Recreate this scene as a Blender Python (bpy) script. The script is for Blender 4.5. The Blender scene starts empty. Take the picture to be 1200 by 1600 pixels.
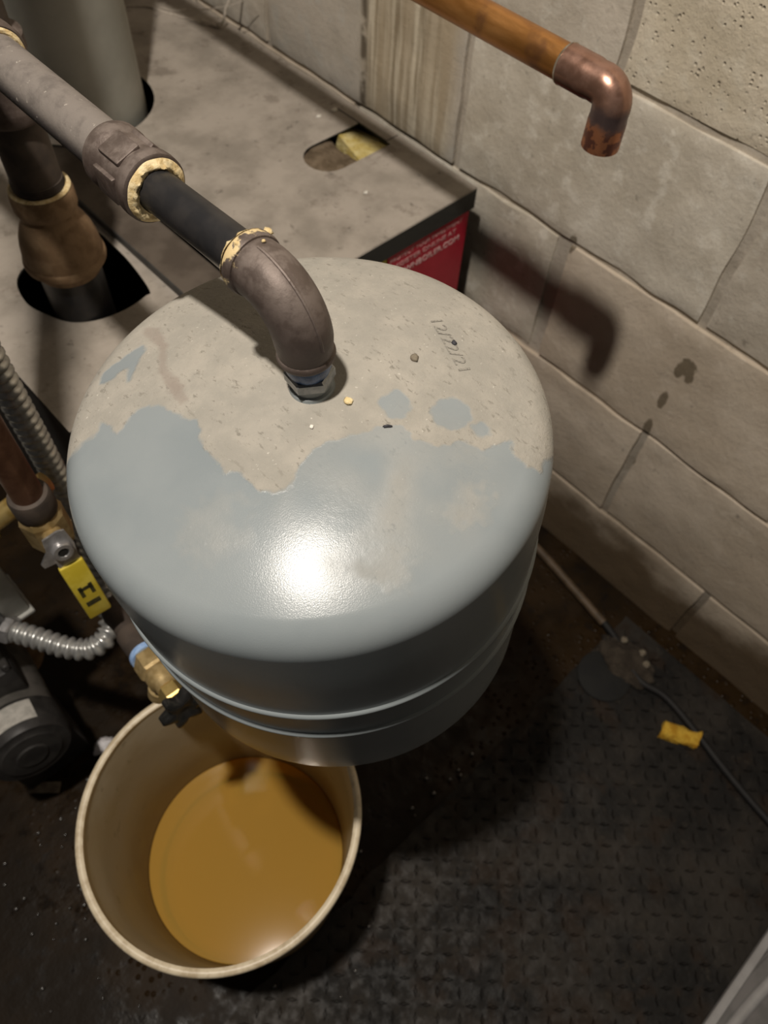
import bpy, bmesh, math, random
import numpy as np
from mathutils import Vector, Matrix, noise

# ------------------------------------------------------------------ camera, light, exposure
S = bpy.context.scene
COL = S.collection
PITCH, ROLL, YAW, FPX = 1.0029, -0.0823, 0.8219, 1206.3
LAMP = (-0.108, 0.208, 0.880)


def make_camera():
    cy, sy, ca, sa = math.cos(YAW), math.sin(YAW), math.cos(PITCH), math.sin(PITCH)
    fwd = Vector((sy * ca, cy * ca, -sa))
    right = Vector((cy, -sy, 0))
    down = fwd.cross(right)
    r = math.cos(ROLL) * right + math.sin(ROLL) * down
    d = -math.sin(ROLL) * right + math.cos(ROLL) * down
    cam = bpy.data.cameras.new('camera')
    cam.sensor_fit = 'HORIZONTAL'
    cam.sensor_width = 36.0
    cam.lens = 36.0 * FPX / 1200.0
    cam.clip_start = 0.01
    cam.dof.use_dof = True
    cam.dof.focus_distance = 0.43
    cam.dof.aperture_fstop = 14.0
    o = bpy.data.objects.new('camera', cam)
    m = Matrix((r, -d, -fwd)).transposed().to_4x4()
    o.matrix_world = m
    COL.objects.link(o)
    S.camera = o


make_camera()
w = bpy.data.worlds.new('world')
S.world = w
w.use_nodes = True
w.node_tree.nodes['Background'].inputs[0].default_value = (1.0, 0.93, 0.86, 1)
w.node_tree.nodes['Background'].inputs[1].default_value = 0.03


def make_lamp():
    l = bpy.data.lights.new('bare_bulb', 'POINT')
    l.energy = 82.0
    l.color = (1.0, 0.92, 0.82)
    l.shadow_soft_size = 0.032
    o = bpy.data.objects.new('bare_bulb', l)
    o.location = LAMP
    COL.objects.link(o)


make_lamp()
S.view_settings.view_transform = 'Standard'
S.view_settings.look = 'None'
S.view_settings.gamma = 1.0
S.view_settings.use_curve_mapping = False
S.view_settings.exposure = 0.0

random.seed(7)
FLOOR = -1.195
WALL = 0.7578


def flin(*a):
    return [float(v) for v in np.linspace(*a)]


# ------------------------------------------------------------------ material helpers
class NT:
    def __init__(s, name):
        s.m = bpy.data.materials.new(name)
        s.m.use_nodes = True
        s.t = s.m.node_tree
        s.b = s.t.nodes['Principled BSDF']
        s.out = s.t.nodes['Material Output']
        s._geo = None

    def n(s, typ, **kw):
        x = s.t.nodes.new(typ)
        for k, v in kw.items():
            setattr(x, k, v)
        return x

    def l(s, a, b):
        s.t.links.new(a, b)

    def setin(s, sock, v):
        if hasattr(v, 'node'):
            s.l(v, sock)
        elif isinstance(v, (tuple, list)) and len(v) == 3 and sock.type == 'RGBA':
            sock.default_value = (*v, 1)
        else:
            sock.default_value = v

    def pos(s):
        if not s._geo:
            s._geo = s.n('ShaderNodeNewGeometry')
        return s._geo.outputs['Position']

    def scaled(s, vec, sc):
        x = s.n('ShaderNodeVectorMath', operation='MULTIPLY')
        s.l(vec, x.inputs[0])
        x.inputs[1].default_value = sc
        return x.outputs[0]

    def noise(s, scale, detail=4, rough=0.55, vec=None, dist=0.0, col=False):
        x = s.n('ShaderNodeTexNoise')
        s.l(vec if vec is not None else s.pos(), x.inputs['Vector'])
        x.inputs['Scale'].default_value = scale
        x.inputs['Detail'].default_value = detail
        x.inputs['Roughness'].default_value = rough
        x.inputs['Distortion'].default_value = dist
        return x.outputs['Color' if col else 'Fac']

    def voro(s, scale, vec=None, out='Distance', rnd=1.0):
        x = s.n('ShaderNodeTexVoronoi')
        s.l(vec if vec is not None else s.pos(), x.inputs['Vector'])
        x.inputs['Scale'].default_value = scale
        x.inputs['Randomness'].default_value = rnd
        return x.outputs[out]

    def ramp(s, f, a, b, va=0.0, vb=1.0):
        x = s.n('ShaderNodeMapRange', interpolation_type='SMOOTHSTEP')
        s.setin(x.inputs['Value'], f)
        x.inputs['From Min'].default_value = a
        x.inputs['From Max'].default_value = b
        x.inputs['To Min'].default_value = va
        x.inputs['To Max'].default_value = vb
        return x.outputs[0]

    def math(s, op, a, b=0.0, c=None):
        x = s.n('ShaderNodeMath', operation=op)
        s.setin(x.inputs[0], a)
        s.setin(x.inputs[1], b)
        if c is not None:
            s.setin(x.inputs[2], c)
        return x.outputs[0]

    def mix(s, f, a, b, blend='MIX'):
        x = s.n('ShaderNodeMix', data_type='RGBA', blend_type=blend)
        s.setin(x.inputs['Factor'], f)
        s.setin(x.inputs['A'] if False else x.inputs[6], a)
        s.setin(x.inputs[7], b)
        return x.outputs[2]

    def bump(s, h, strength=0.3, dist=0.002, prev=None):
        x = s.n('ShaderNodeBump')
        s.l(h, x.inputs['Height'])
        s.setin(x.inputs['Strength'], strength)
        x.inputs['Distance'].default_value = dist
        if prev is not None:
            s.l(prev, x.inputs['Normal'])
        return x.outputs[0]

    def xyz(s):
        x = s.n('ShaderNodeSeparateXYZ')
        s.l(s.pos(), x.inputs[0])
        return x.outputs

    def attr(s, name, out='Fac'):
        x = s.n('ShaderNodeAttribute', attribute_name=name)
        return x.outputs[out]

    def fin(s, base=None, rough=None, metal=None, normal=None, coat=None, spec=None, coat_rough=0.1):
        b = s.b
        if base is not None: s.setin(b.inputs['Base Color'], base)
        if rough is not None: s.setin(b.inputs['Roughness'], rough)
        if metal is not None: s.setin(b.inputs['Metallic'], metal)
        if normal is not None: s.l(normal, b.inputs['Normal'])
        if coat is not None:
            s.setin(b.inputs['Coat Weight'], coat)
            b.inputs['Coat Roughness'].default_value = coat_rough
        if spec is not None: s.setin(b.inputs['Specular IOR Level'], spec)
        return s.m


def simple(name, c1, c2, scale=40, rough=0.6, metal=0.0, bump=0.15, bdist=0.001, r2=None, spec=None, lo=0.38, hi=0.62):
    t = NT(name)
    f = t.noise(scale, 6)
    m = t.ramp(f, lo, hi)
    base = t.mix(m, c1, c2)
    r = rough if r2 is None else t.ramp(f, 0.35, 0.65, rough, r2)
    nm = t.bump(t.noise(scale * 4, 5), bump, bdist)
    return t.fin(base, r, metal, nm, spec=spec)


def make_materials():
    M = {}
    # tank enamel with dust (dust amount is a colour attribute set where dust lies and where a highlight is painted)
    t = NT('tank_enamel')
    d = t.attr('dust')
    fine = t.noise(900, 3)
    med = t.noise(45, 6, 0.65)
    lump = t.voro(170)
    dustc = t.mix(t.ramp(med, 0.35, 0.7), (0.33, 0.31, 0.27), (0.40, 0.37, 0.32))
    fl = t.math('MULTIPLY', t.ramp(t.noise(200, 5, 0.7, t.scaled(t.pos(), (1.6, 0.7, 1))), 0.57, 0.66), t.ramp(med, 0.35, 0.6, 0.3, 1.0))
    dustc = t.mix(t.math('MULTIPLY', fl, 0.75), dustc, (0.19, 0.175, 0.145))
    dustc = t.mix(t.ramp(t.noise(420, 3), 0.68, 0.75), dustc, (0.55, 0.52, 0.46))
    dustc = t.mix(t.attr('trail'), dustc, (0.28, 0.235, 0.20))
    paint = t.mix(t.ramp(t.noise(14, 4), 0.35, 0.65), (0.232, 0.262, 0.275), (0.262, 0.29, 0.30))
    base = t.mix(d, paint, dustc)
    r = t.ramp(d, 0.0, 0.9, 0.23, 0.85)
    nb = t.bump(t.noise(1500, 2), t.ramp(d, 0, 1, 0.11, 0.10), 0.0006)
    h = t.math('MULTIPLY', t.noise(330, 6, 0.7), d)
    h2 = t.math('MULTIPLY', t.ramp(lump, 0.0, 0.3, 1.0, 0.0), t.math('MULTIPLY', d, t.ramp(med, 0.45, 0.6)))
    nb = t.bump(t.math('ADD', h, t.math('MULTIPLY', h2, 0.35)), 0.55, 0.0012, nb)
    M['tank'] = t.fin(base, r, 0.0, nb, spec=t.ramp(d, 0, 0.8, 0.32, 0.12))
    t = NT('tank_bead_paint')
    M['bead'] = t.fin((0.25, 0.28, 0.29), 0.35, 0, t.bump(t.noise(900, 2), 0.1, 0.0005))
    M['ink'] = simple('pencil_ink', (0.13, 0.12, 0.11), (0.3, 0.28, 0.24), 900, 0.8, lo=0.3, hi=0.6)

    # concrete block wall
    def block(name, ca, cb, por, streak=False, patch=(0.5, 0.5, 0.47), pm=0.35):
        t = NT(name)
        x, y, z = t.xyz()
        oi = t.n('ShaderNodeObjectInfo')
        n1 = t.noise(7, 7, 0.62)
        n2 = t.noise(38, 8, 0.65)
        base = t.mix(t.ramp(n1, 0.36, 0.64), ca, cb)
        base = t.mix(t.math('MULTIPLY', t.ramp(n2, 0.5, 0.66), pm), base, patch)
        base = t.mix(t.math('MULTIPLY', t.ramp(t.noise(70, 6, 0.7), 0.60, 0.74), 0.55), base, (0.13, 0.11, 0.085))
        if streak:
            v = t.n('ShaderNodeCombineXYZ')
            t.l(y, v.inputs[0])
            t.setin(v.inputs[1], t.math('MULTIPLY', z, 0.05))
            s1 = t.noise(75, 3, 0.6, v.outputs[0])
            s2 = t.noise(33, 2, 0.5, v.outputs[0])
            mask = t.math('MULTIPLY', t.ramp(y, 0.625, 0.66), t.ramp(y, 0.83, 0.79))
            sc = t.mix(t.ramp(s1, 0.38, 0.60), (0.28, 0.215, 0.13), (0.72, 0.64, 0.49))
            sc = t.mix(t.ramp(s2, 0.40, 0.62), sc, (0.46, 0.37, 0.25))
            base = t.mix(t.math('MULTIPLY', mask, 0.85), base, sc)
            dm = t.math('MULTIPLY', t.ramp(t.math('ABSOLUTE', t.math('SUBTRACT', y, 0.812)), 0.010, 0.002), t.ramp(t.noise(26, 3), 0.40, 0.52))
            base = t.mix(t.math('MULTIPLY', dm, 0.8), base, (0.07, 0.05, 0.03))
        # brown drip marks
        acc = None
        for (py, pz, ry, rz) in ((0.208, -0.700, 0.012, 0.014), (0.216, -0.712, 0.006, 0.012), (0.200, -0.712, 0.006, 0.010), (0.217, -0.769, 0.006, 0.016), (0.218, -0.828, 0.006, 0.018), (0.216, -0.905, 0.006, 0.012),
                                 (0.415, -0.640, 0.006, 0.014)):
            dy = t.math('DIVIDE', t.math('SUBTRACT', y, py), ry)
            dz = t.math('DIVIDE', t.math('SUBTRACT', z, pz), rz)
            dd = t.math('ADD', t.math('MULTIPLY', dy, dy), t.math('MULTIPLY', dz, dz))
            dd = t.math('ADD', dd, t.math('MULTIPLY', t.math('SUBTRACT', t.noise(140, 3), 0.5), 1.6))
            k = t.ramp(dd, 1.25, 0.75)
            acc = k if acc is None else t.math('MAXIMUM', acc, k)
        base = t.mix(t.math('MULTIPLY', acc, 0.72), base, (0.085, 0.06, 0.025))
        # damp stain rising from the floor, and general grime low down
        zn = t.math('ADD', z, t.math('MULTIPLY', t.math('SUBTRACT', t.noise(9, 5), 0.5), 0.16))
        base = t.mix(t.ramp(zn, -0.85, -1.06, 0.0, 0.4), base, (0.27, 0.215, 0.155))
        base = t.mix(t.ramp(zn, -1.04, -1.11, 0.0, 0.88), base, (0.085, 0.052, 0.022))
        r = t.ramp(n2, 0.3, 0.7, 0.75, 0.95)
        nb = t.bump(t.noise(14, 6, 0.6), 0.22, 0.010)
        nb = t.bump(t.noise(120, 6, 0.7), 0.35 + 0.4 * por, 0.003, nb)
        if por > 0.3:
            pit = t.ramp(t.voro(150), 0.10, 0.32, 0.0, 1.0)
            pm_ = t.math('ADD', pit, t.ramp(t.noise(60, 3), 0.45, 0.6))
            nb = t.bump(t.math('MINIMUM', pm_, 1.0), por, 0.004, nb)
        return t.fin(base, r, 0, nb, spec=0.2)

    M['block'] = block('painted_block', (0.495, 0.437, 0.355), (0.635, 0.569, 0.478), 0.15, patch=(0.8, 0.775, 0.693))
    M['block_pale'] = block('pale_block', (0.56, 0.50, 0.405), (0.70, 0.64, 0.54), 0.2, patch=(0.80, 0.75, 0.65), pm=0.7)
    M['block_low'] = block('lower_block', (0.56, 0.47, 0.365), (0.68, 0.585, 0.47), 0.1, patch=(0.74, 0.65, 0.54))
    M['block_streak'] = block('streaked_block', (0.48, 0.432, 0.36), (0.576, 0.52, 0.448), 0.15, streak=True)
    M['block_porous'] = block('porous_block', (0.6, 0.525, 0.398), (0.75, 0.667, 0.532), 0.6, patch=(0.8, 0.75, 0.63))
    t = NT('mortar')
    x, y, z = t.xyz()
    base = t.mix(t.ramp(t.noise(12, 6), 0.35, 0.65), (0.40, 0.35, 0.285), (0.53, 0.475, 0.40))
    zn = t.math('ADD', z, t.math('MULTIPLY', t.math('SUBTRACT', t.noise(9, 5), 0.5), 0.16))
    base = t.mix(t.ramp(zn, -0.80, -1.06, 0.0, 0.45), base, (0.19, 0.155, 0.115))
    base = t.mix(t.ramp(zn, -1.04, -1.11, 0.0, 0.85), base, (0.075, 0.046, 0.02))
    nb = t.bump(t.noise(90, 6, 0.7), 0.5, 0.004)
    M['mortar'] = t.fin(base, 0.9, 0, nb, spec=0.15)

    # wet dark concrete floor
    t = NT('wet_concrete')
    n1 = t.noise(6, 6, 0.6)
    n2 = t.noise(40, 6, 0.65)
    base = t.mix(t.ramp(n1, 0.4, 0.62), (0.011, 0.006, 0.0018), (0.024, 0.013, 0.0045))
    base = t.mix(t.ramp(n2, 0.52, 0.68, 0, 0.7), base, (0.010, 0.008, 0.007))
    wet = t.ramp(t.noise(5, 4), 0.42, 0.58)
    r = t.ramp(t.math('ADD', n2, t.math('MULTIPLY', wet, 0.2)), 0.5, 0.85, 0.55, 0.25)
    nb = t.bump(t.noise(55, 4, 0.6), 0.25, 0.004)
    nb = t.bump(t.ramp(t.voro(85), 0.0, 0.35, 1, 0), t.ramp(n1, 0.48, 0.6, 0.0, 0.7), 0.004, nb)
    M['floor'] = t.fin(base, r, 0, nb, spec=0.15)
    # tread plate
    t = NT('dirty_tread_steel')
    n1 = t.noise(9, 6, 0.62)
    n2 = t.noise(60, 5, 0.65)
    base = t.mix(t.ramp(n1, 0.38, 0.62), (0.008, 0.007, 0.006), (0.030, 0.025, 0.020))
    base = t.mix(t.ramp(t.noise(17, 5), 0.52, 0.66, 0, 0.8), base, (0.022, 0.013, 0.007))
    base = t.mix(t.ramp(n2, 0.56, 0.7, 0, 0.6), base, (0.045, 0.038, 0.030))
    nb = t.bump(t.noise(90, 5), 0.4, 0.003)
    M['tread'] = t.fin(base, t.ramp(n2, 0.35, 0.65, 0.5, 0.8), 0.1, nb, spec=0.3)

    # boiler
    t = NT('dusty_jacket')
    n1 = t.noise(13, 6, 0.6)
    n2 = t.noise(55, 6, 0.7)
    up = t.n('ShaderNodeSeparateXYZ')
    t.pos()
    t.l(t._geo.outputs['Normal'], up.inputs[0])
    dm = t.math('MULTIPLY', t.ramp(up.outputs[2], 0.3, 0.8), t.ramp(n1, 0.2, 0.55, 0.85, 1.0))
    dustc = t.mix(t.ramp(n1, 0.35, 0.65), (0.33, 0.292, 0.248), (0.44, 0.39, 0.337))
    dustc = t.mix(t.math('MULTIPLY', t.ramp(t.noise(24, 6, 0.7), 0.55, 0.68), 0.45), dustc, (0.15, 0.12, 0.095))
    dustc = t.mix(t.ramp(n2, 0.60, 0.72, 0, 0.7), dustc, (0.10, 0.085, 0.07))
    dustc = t.mix(t.ramp(t.noise(150, 3), 0.68, 0.78, 0, 0.8), dustc, (0.42, 0.38, 0.31))
    base = t.mix(dm, (0.042, 0.043, 0.04), dustc)
    nb = t.bump(t.noise(110, 7, 0.72), 0.45, 0.003)
    M['jacket'] = t.fin(base, t.ramp(dm, 0, 1, 0.5, 0.92), 0, nb, spec=0.25)
    M['channel'] = simple('brown_dusty_channel', (0.075, 0.058, 0.044), (0.115, 0.092, 0.072), 22, 0.9, 0, 0.3, 0.002)  # brown that paints a shadow onto the boiler top
    M['dark_steel'] = simple('dark_jacket_steel', (0.03, 0.03, 0.03), (0.05, 0.048, 0.045), 25, 0.55)
    M['red'] = simple('red_label', (0.46, 0.012, 0.035), (0.52, 0.018, 0.045), 18, 0.45, bump=0.03)
    M['label_print'] = simple('pale_print', (0.62, 0.34, 0.34), (0.72, 0.46, 0.45), 200, 0.6, bump=0.0)
    M['label_bold'] = simple('bold_print', (0.75, 0.50, 0.50), (0.82, 0.62, 0.60), 200, 0.6, bump=0.0)
    M['yellow_sticker'] = simple('yellow_sticker', (0.55, 0.45, 0.02), (0.62, 0.55, 0.10), 120, 0.6, bump=0.02)
    M['fiber'] = simple('yellow_insulation', (0.62, 0.48, 0.14), (0.80, 0.68, 0.32), 60, 0.95, bump=0.8, bdist=0.006)
    M['brown_fiber'] = simple('brown_insulation', (0.12, 0.085, 0.05), (0.22, 0.165, 0.11), 50, 0.95, bump=0.8, bdist=0.006)
    M['soot'] = simple('soot', (0.008, 0.007, 0.006), (0.015, 0.013, 0.011), 30, 0.9)
    # flue
    t = NT('galvanised_flue')
    n1 = t.noise(10, 5)
    base = t.mix(t.ramp(n1, 0.35, 0.65), (0.30, 0.30, 0.265), (0.38, 0.375, 0.335))
    v = t.voro(26)
    base = t.mix(t.math('MULTIPLY', t.ramp(v, 0.10, 0.16, 1, 0), t.ramp(t.noise(9, 3), 0.5, 0.62)), base, (0.13, 0.095, 0.065))
    M['flue'] = t.fin(base, t.ramp(t.noise(30), 0.35, 0.65, 0.5, 0.7), 0.1, t.bump(t.noise(40, 5), 0.12, 0.002))
    # pipes and fittings
    t = NT('dusty_black_pipe')
    up = t.n('ShaderNodeSeparateXYZ')
    t.pos()
    t.l(t._geo.outputs['Normal'], up.inputs[0])
    n1 = t.noise(75, 6, 0.65)
    dm = t.math('MULTIPLY', t.ramp(up.outputs[2], -0.1, 0.6), t.ramp(n1, 0.3, 0.55, 0.6, 1.0))
    base = t.mix(dm, (0.05, 0.042, 0.04), (0.20, 0.175, 0.155))
    base = t.mix(t.ramp(t.noise(260, 4), 0.66, 0.74), base, (0.42, 0.38, 0.33))
    M['dusty_pipe'] = t.fin(base, 0.8, 0.0, t.bump(t.noise(180, 6, 0.7), 0.4, 0.0015), spec=0.3)
    M['black_pipe'] = simple('black_steel_pipe', (0.022, 0.022, 0.024), (0.035, 0.033, 0.033), 60, 0.38, 0.3, 0.12, 0.0006)
    t = NT('malleable_iron')
    up = t.n('ShaderNodeSeparateXYZ')
    t.pos()
    t.l(t._geo.outputs['Normal'], up.inputs[0])
    n1 = t.noise(80, 6, 0.65)
    base = t.mix(t.ramp(n1, 0.35, 0.65), (0.085, 0.062, 0.052), (0.125, 0.095, 0.082))
    base = t.mix(t.math('MULTIPLY', t.ramp(up.outputs[2], 0.1, 0.9), t.ramp(n1, 0.4, 0.6, 0.2, 0.65)), base, (0.23, 0.19, 0.165))
    M['iron'] = t.fin(base, t.ramp(n1, 0.35, 0.65, 0.45, 0.65), 0.35, t.bump(t.noise(420, 5, 0.7), 0.35, 0.0008), spec=0.4)
    # same iron with compound smeared round its mouth
    t = NT('compound_smeared_iron')
    n1 = t.noise(80, 6, 0.65)
    base = t.mix(t.ramp(n1, 0.35, 0.65), (0.085, 0.062, 0.052), (0.125, 0.095, 0.082))
    up = t.n('ShaderNodeSeparateXYZ')
    t.l(t._geo.outputs['Normal'], up.inputs[0])
    base = t.mix(t.math('MULTIPLY', t.ramp(up.outputs[2], 0.1, 0.9), t.ramp(n1, 0.4, 0.6, 0.2, 0.65)), base, (0.23, 0.19, 0.165))
    x, y, z = t.xyz()
    yy = t.math('ADD', y, t.math('MULTIPLY', t.math('SUBTRACT', t.noise(130, 4, 0.6), 0.5), 0.034))
    sm = t.math('MULTIPLY', t.ramp(yy, 0.2555, 0.2590), t.ramp(t.noise(260, 3), 0.36, 0.44))
    base = t.mix(sm, base, (0.66, 0.51, 0.27))
    M['elbow_iron'] = t.fin(base, t.ramp(n1, 0.35, 0.65, 0.45, 0.65), t.ramp(sm, 0, 1, 0.35, 0.0), t.bump(t.math('ADD', t.math('MULTIPLY', t.noise(420, 5, 0.7), 0.5), sm), 0.4, 0.0010), spec=0.4)
    M['rust'] = simple('rusty_cast_iron', (0.19, 0.115, 0.058), (0.29, 0.19, 0.105), 55, 0.72, 0.15, 0.4, 0.0012)
    M['dark_rust_pipe'] = simple('dark_brown_pipe', (0.055, 0.042, 0.034), (0.085, 0.064, 0.05), 50, 0.7, 0.1, 0.25)
    t = NT('pipe_dope')
    n1 = t.noise(240, 5, 0.65)
    base = t.mix(t.ramp(n1, 0.4, 0.6), (0.62, 0.46, 0.22), (0.78, 0.64, 0.38))
    base = t.mix(t.ramp(t.noise(160, 4, 0.7), 0.60, 0.66), base, (0.10, 0.07, 0.04))
    M['dope'] = t.fin(base, 0.7, 0, t.bump(t.noise(300, 5), 0.6, 0.0015))
    M['galv'] = simple('galvanised_hex', (0.22, 0.23, 0.235), (0.33, 0.34, 0.35), 160, 0.35, 0.7, 0.15)
    M['blue_tape'] = simple('blue_thread_seal', (0.05, 0.09, 0.19), (0.10, 0.16, 0.30), 200, 0.3, 0, 0.3)
    M['blue_ring'] = simple('light_blue_ring', (0.24, 0.40, 0.72), (0.38, 0.55, 0.85), 150, 0.4, 0, 0.2)
    # copper
    t = NT('copper_pipe')
    v = t.scaled(t.pos(), (1, 0.25, 1))
    n1 = t.noise(55, 5, 0.6, v)
    base = t.mix(t.ramp(n1, 0.35, 0.65), (0.40, 0.175, 0.045), (0.56, 0.27, 0.085))
    base = t.mix(t.ramp(t.noise(24, 5), 0.55, 0.70, 0, 0.75), base, (0.22, 0.10, 0.045))
    M['copper'] = t.fin(base, t.ramp(n1, 0.3, 0.7, 0.30, 0.42), 0.75, t.bump(t.noise(150, 4), 0.06, 0.001))
    t = NT('heat_tinted_copper')
    n1 = t.noise(70, 5, 0.6)
    x, y, z = t.xyz()
    base = t.mix(t.ramp(n1, 0.35, 0.65), (0.30, 0.165, 0.115), (0.40, 0.235, 0.175))
    zz = t.math('ADD', z, t.math('MULTIPLY', t.math('SUBTRACT', t.noise(60, 4), 0.5), 0.02))
    dk = t.math('MULTIPLY', t.ramp(zz, -0.318, -0.326), t.ramp(zz, -0.341, -0.332))
    base = t.mix(t.math('MULTIPLY', dk, 0.8), base, (0.11, 0.09, 0.10))
    low = t.ramp(zz, -0.332, -0.340)
    base = t.mix(low, base, t.mix(t.ramp(t.noise(120, 3), 0.48, 0.56), (0.48, 0.20, 0.10), (0.20, 0.085, 0.06)))
    M['tint_copper'] = t.fin(base, t.ramp(n1, 0.3, 0.7, 0.28, 0.40), 0.75, t.bump(t.noise(150, 4), 0.08, 0.001))
    M['solder'] = simple('solder', (0.35, 0.28, 0.20), (0.60, 0.55, 0.46), 120, 0.3, 0.8, 0.3)
    M['brass'] = simple('brass', (0.50, 0.34, 0.10), (0.62, 0.46, 0.18), 90, 0.35, 0.75, 0.1)
    M['dull_brass'] = simple('dull_brass', (0.34, 0.24, 0.10), (0.50, 0.37, 0.18), 90, 0.5, 0.4, 0.2)
    M['brown_copper'] = simple('brown_copper', (0.11, 0.05, 0.028), (0.17, 0.085, 0.05), 60, 0.5, 0.4, 0.1)
    M['armor'] = simple('conduit_steel', (0.40, 0.40, 0.39), (0.55, 0.55, 0.53), 120, 0.30, 0.6, 0.08)
    M['zinc'] = simple('zinc_plate', (0.42, 0.41, 0.41), (0.58, 0.57, 0.57), 120, 0.32, 0.75, 0.1)
    M['yellow_vinyl'] = simple('yellow_vinyl', (0.55, 0.42, 0.03), (0.66, 0.53, 0.07), 50, 0.45, 0, 0.08)
    M['black_print'] = simple('black_print', (0.02, 0.02, 0.008), (0.06, 0.05, 0.01), 200, 0.6, bump=0)
    M['grey_box'] = simple('grey_box_paint', (0.38, 0.38, 0.35), (0.46, 0.46, 0.43), 40, 0.5, 0.2, 0.08)
    M['dark_cover'] = simple('dark_cover', (0.05, 0.05, 0.05), (0.07, 0.068, 0.066), 40, 0.5, 0.1, 0.08)
    M['motor'] = simple('motor_casting', (0.028, 0.026, 0.025), (0.048, 0.045, 0.042), 40, 0.5, 0.2, 0.15)
    M['motor_body'] = simple('motor_shell', (0.075, 0.07, 0.062), (0.115, 0.105, 0.095), 40, 0.5, 0.2, 0.15)
    M['silver_label'] = simple('silver_label', (0.45, 0.43, 0.39), (0.6, 0.57, 0.52), 90, 0.4, 0.2, 0.05)
    M['black_plastic'] = simple('black_plastic', (0.012, 0.012, 0.011), (0.022, 0.021, 0.02), 60, 0.25, 0, 0.15)
    # bucket
    t = NT('stained_white_plastic')
    x, y, z = t.xyz()
    n1 = t.noise(16, 6, 0.6)
    base = t.mix(t.ramp(n1, 0.35, 0.65), (0.52, 0.45, 0.32), (0.64, 0.57, 0.43))
    zz = t.math('ADD', z, t.math('MULTIPLY', t.math('SUBTRACT', t.noise(7, 5), 0.5), 0.12))
    base = t.mix(t.ramp(zz, -0.86, -0.92, 0, 0.55), base, (0.33, 0.26, 0.15))
    base = t.mix(t.ramp(zz, -0.95, -1.08, 0, 0.85), base, (0.24, 0.16, 0.06))
    base = t.mix(t.ramp(t.noise(45, 5), 0.62, 0.72, 0, 0.4), base, (0.2, 0.16, 0.09))
    M['bucket'] = t.fin(base, t.ramp(n1, 0.3, 0.7, 0.42, 0.6), 0, t.bump(t.noise(30, 5), 0.1, 0.002), spec=0.3)
    t = NT('bucket_lip')
    base = t.mix(t.ramp(t.noise(60, 6, 0.7), 0.4, 0.68), (0.72, 0.62, 0.45), (0.50, 0.40, 0.26))
    M['lip'] = t.fin(base, 0.4, 0, t.bump(t.noise(150, 4), 0.15, 0.001))
    # rusty water
    t = NT('rusty_water')
    dif = t.n('ShaderNodeBsdfDiffuse')
    dif.inputs[0].default_value = (0.62, 0.38, 0.075, 1)
    tr = t.n('ShaderNodeBsdfTransparent')
    tr.inputs[0].default_value = (0.95, 0.66, 0.20, 1)
    mx = t.n('ShaderNodeMixShader')
    mx.inputs[0].default_value = 0.42
    t.l(dif.outputs[0], mx.inputs[1]); t.l(tr.outputs[0], mx.inputs[2])
    gl = t.n('ShaderNodeBsdfGlossy')
    gl.inputs['Roughness'].default_value = 0.08
    fr = t.n('ShaderNodeFresnel')
    fr.inputs[0].default_value = 1.33
    nb = t.bump(t.noise(10, 2), 0.02, 0.002)
    t.l(nb, gl.inputs['Normal']); t.l(nb, fr.inputs['Normal'])
    mx2 = t.n('ShaderNodeMixShader')
    t.l(fr.outputs[0], mx2.inputs[0]); t.l(mx.outputs[0], mx2.inputs[1]); t.l(gl.outputs[0], mx2.inputs[2])
    t.l(mx2.outputs[0], t.out.inputs[0])
    M['water'] = t.m
    M['cable_tan'] = simple('dirty_tan_cable', (0.065, 0.042, 0.022), (0.105, 0.07, 0.04), 60, 0.6)
    M['cable_black'] = simple('black_cable', (0.006, 0.005, 0.005), (0.010, 0.009, 0.008), 60, 0.7)
    M['mud'] = simple('dried_mud', (0.028, 0.020, 0.013), (0.055, 0.042, 0.029), 45, 0.95, 0, 0.9, 0.006)
    M['disc'] = simple('dark_disc', (0.006, 0.006, 0.006), (0.009, 0.009, 0.008), 30, 0.85)
    M['foam'] = simple('yellow_foam', (0.52, 0.27, 0.015), (0.72, 0.45, 0.05), 70, 0.9, 0, 0.8, 0.004)
    M['bin'] = simple('grey_bin_plastic', (0.30, 0.29, 0.285), (0.35, 0.34, 0.335), 30, 0.4, 0, 0.04)
    M['bin_dark'] = simple('grey_bin_inner', (0.13, 0.125, 0.12), (0.17, 0.16, 0.155), 30, 0.45, 0, 0.05)
    M['foil'] = simple('pale_scrap', (0.72, 0.70, 0.72), (0.85, 0.83, 0.86), 90, 0.25, 0.1, 0.6, 0.003)
    M['paper'] = simple('dirty_paper', (0.12, 0.095, 0.07), (0.22, 0.18, 0.135), 60, 0.8)
    M['crumb'] = simple('yellow_crumb', (0.72, 0.55, 0.27), (0.85, 0.72, 0.45), 400, 0.8)
    M['crumb_white'] = simple('white_crumb', (0.7, 0.66, 0.58), (0.85, 0.82, 0.75), 300, 0.8)
    M['crumb_brown'] = simple('brown_crumb', (0.15, 0.12, 0.085), (0.22, 0.19, 0.14), 300, 0.9)
    M['crumb_dark'] = simple('dark_crumb', (0.025, 0.025, 0.03), (0.04, 0.04, 0.05), 300, 0.7)
    t = NT('water_drop')
    t.fin((0.05, 0.045, 0.04), 0.22, 0, spec=1.0, coat=1.0, coat_rough=0.2)
    M['drop'] = t.m
    M['web'] = simple('dusty_cobweb', (0.42, 0.37, 0.31), (0.55, 0.49, 0.42), 200, 0.95)
    return M


M = make_materials()


# ------------------------------------------------------------------ geometry helpers
ORG = {}


def thing(name, label, cat, loc, group=None, kind=None):
    o = bpy.data.objects.new(name, None)
    o.empty_display_size = 0.05
    COL.objects.link(o)
    o.location = loc
    o['label'] = label
    o['category'] = cat
    if group: o['group'] = group
    if kind: o['kind'] = kind
    ORG[o.name] = Vector(loc)
    return o


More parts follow.
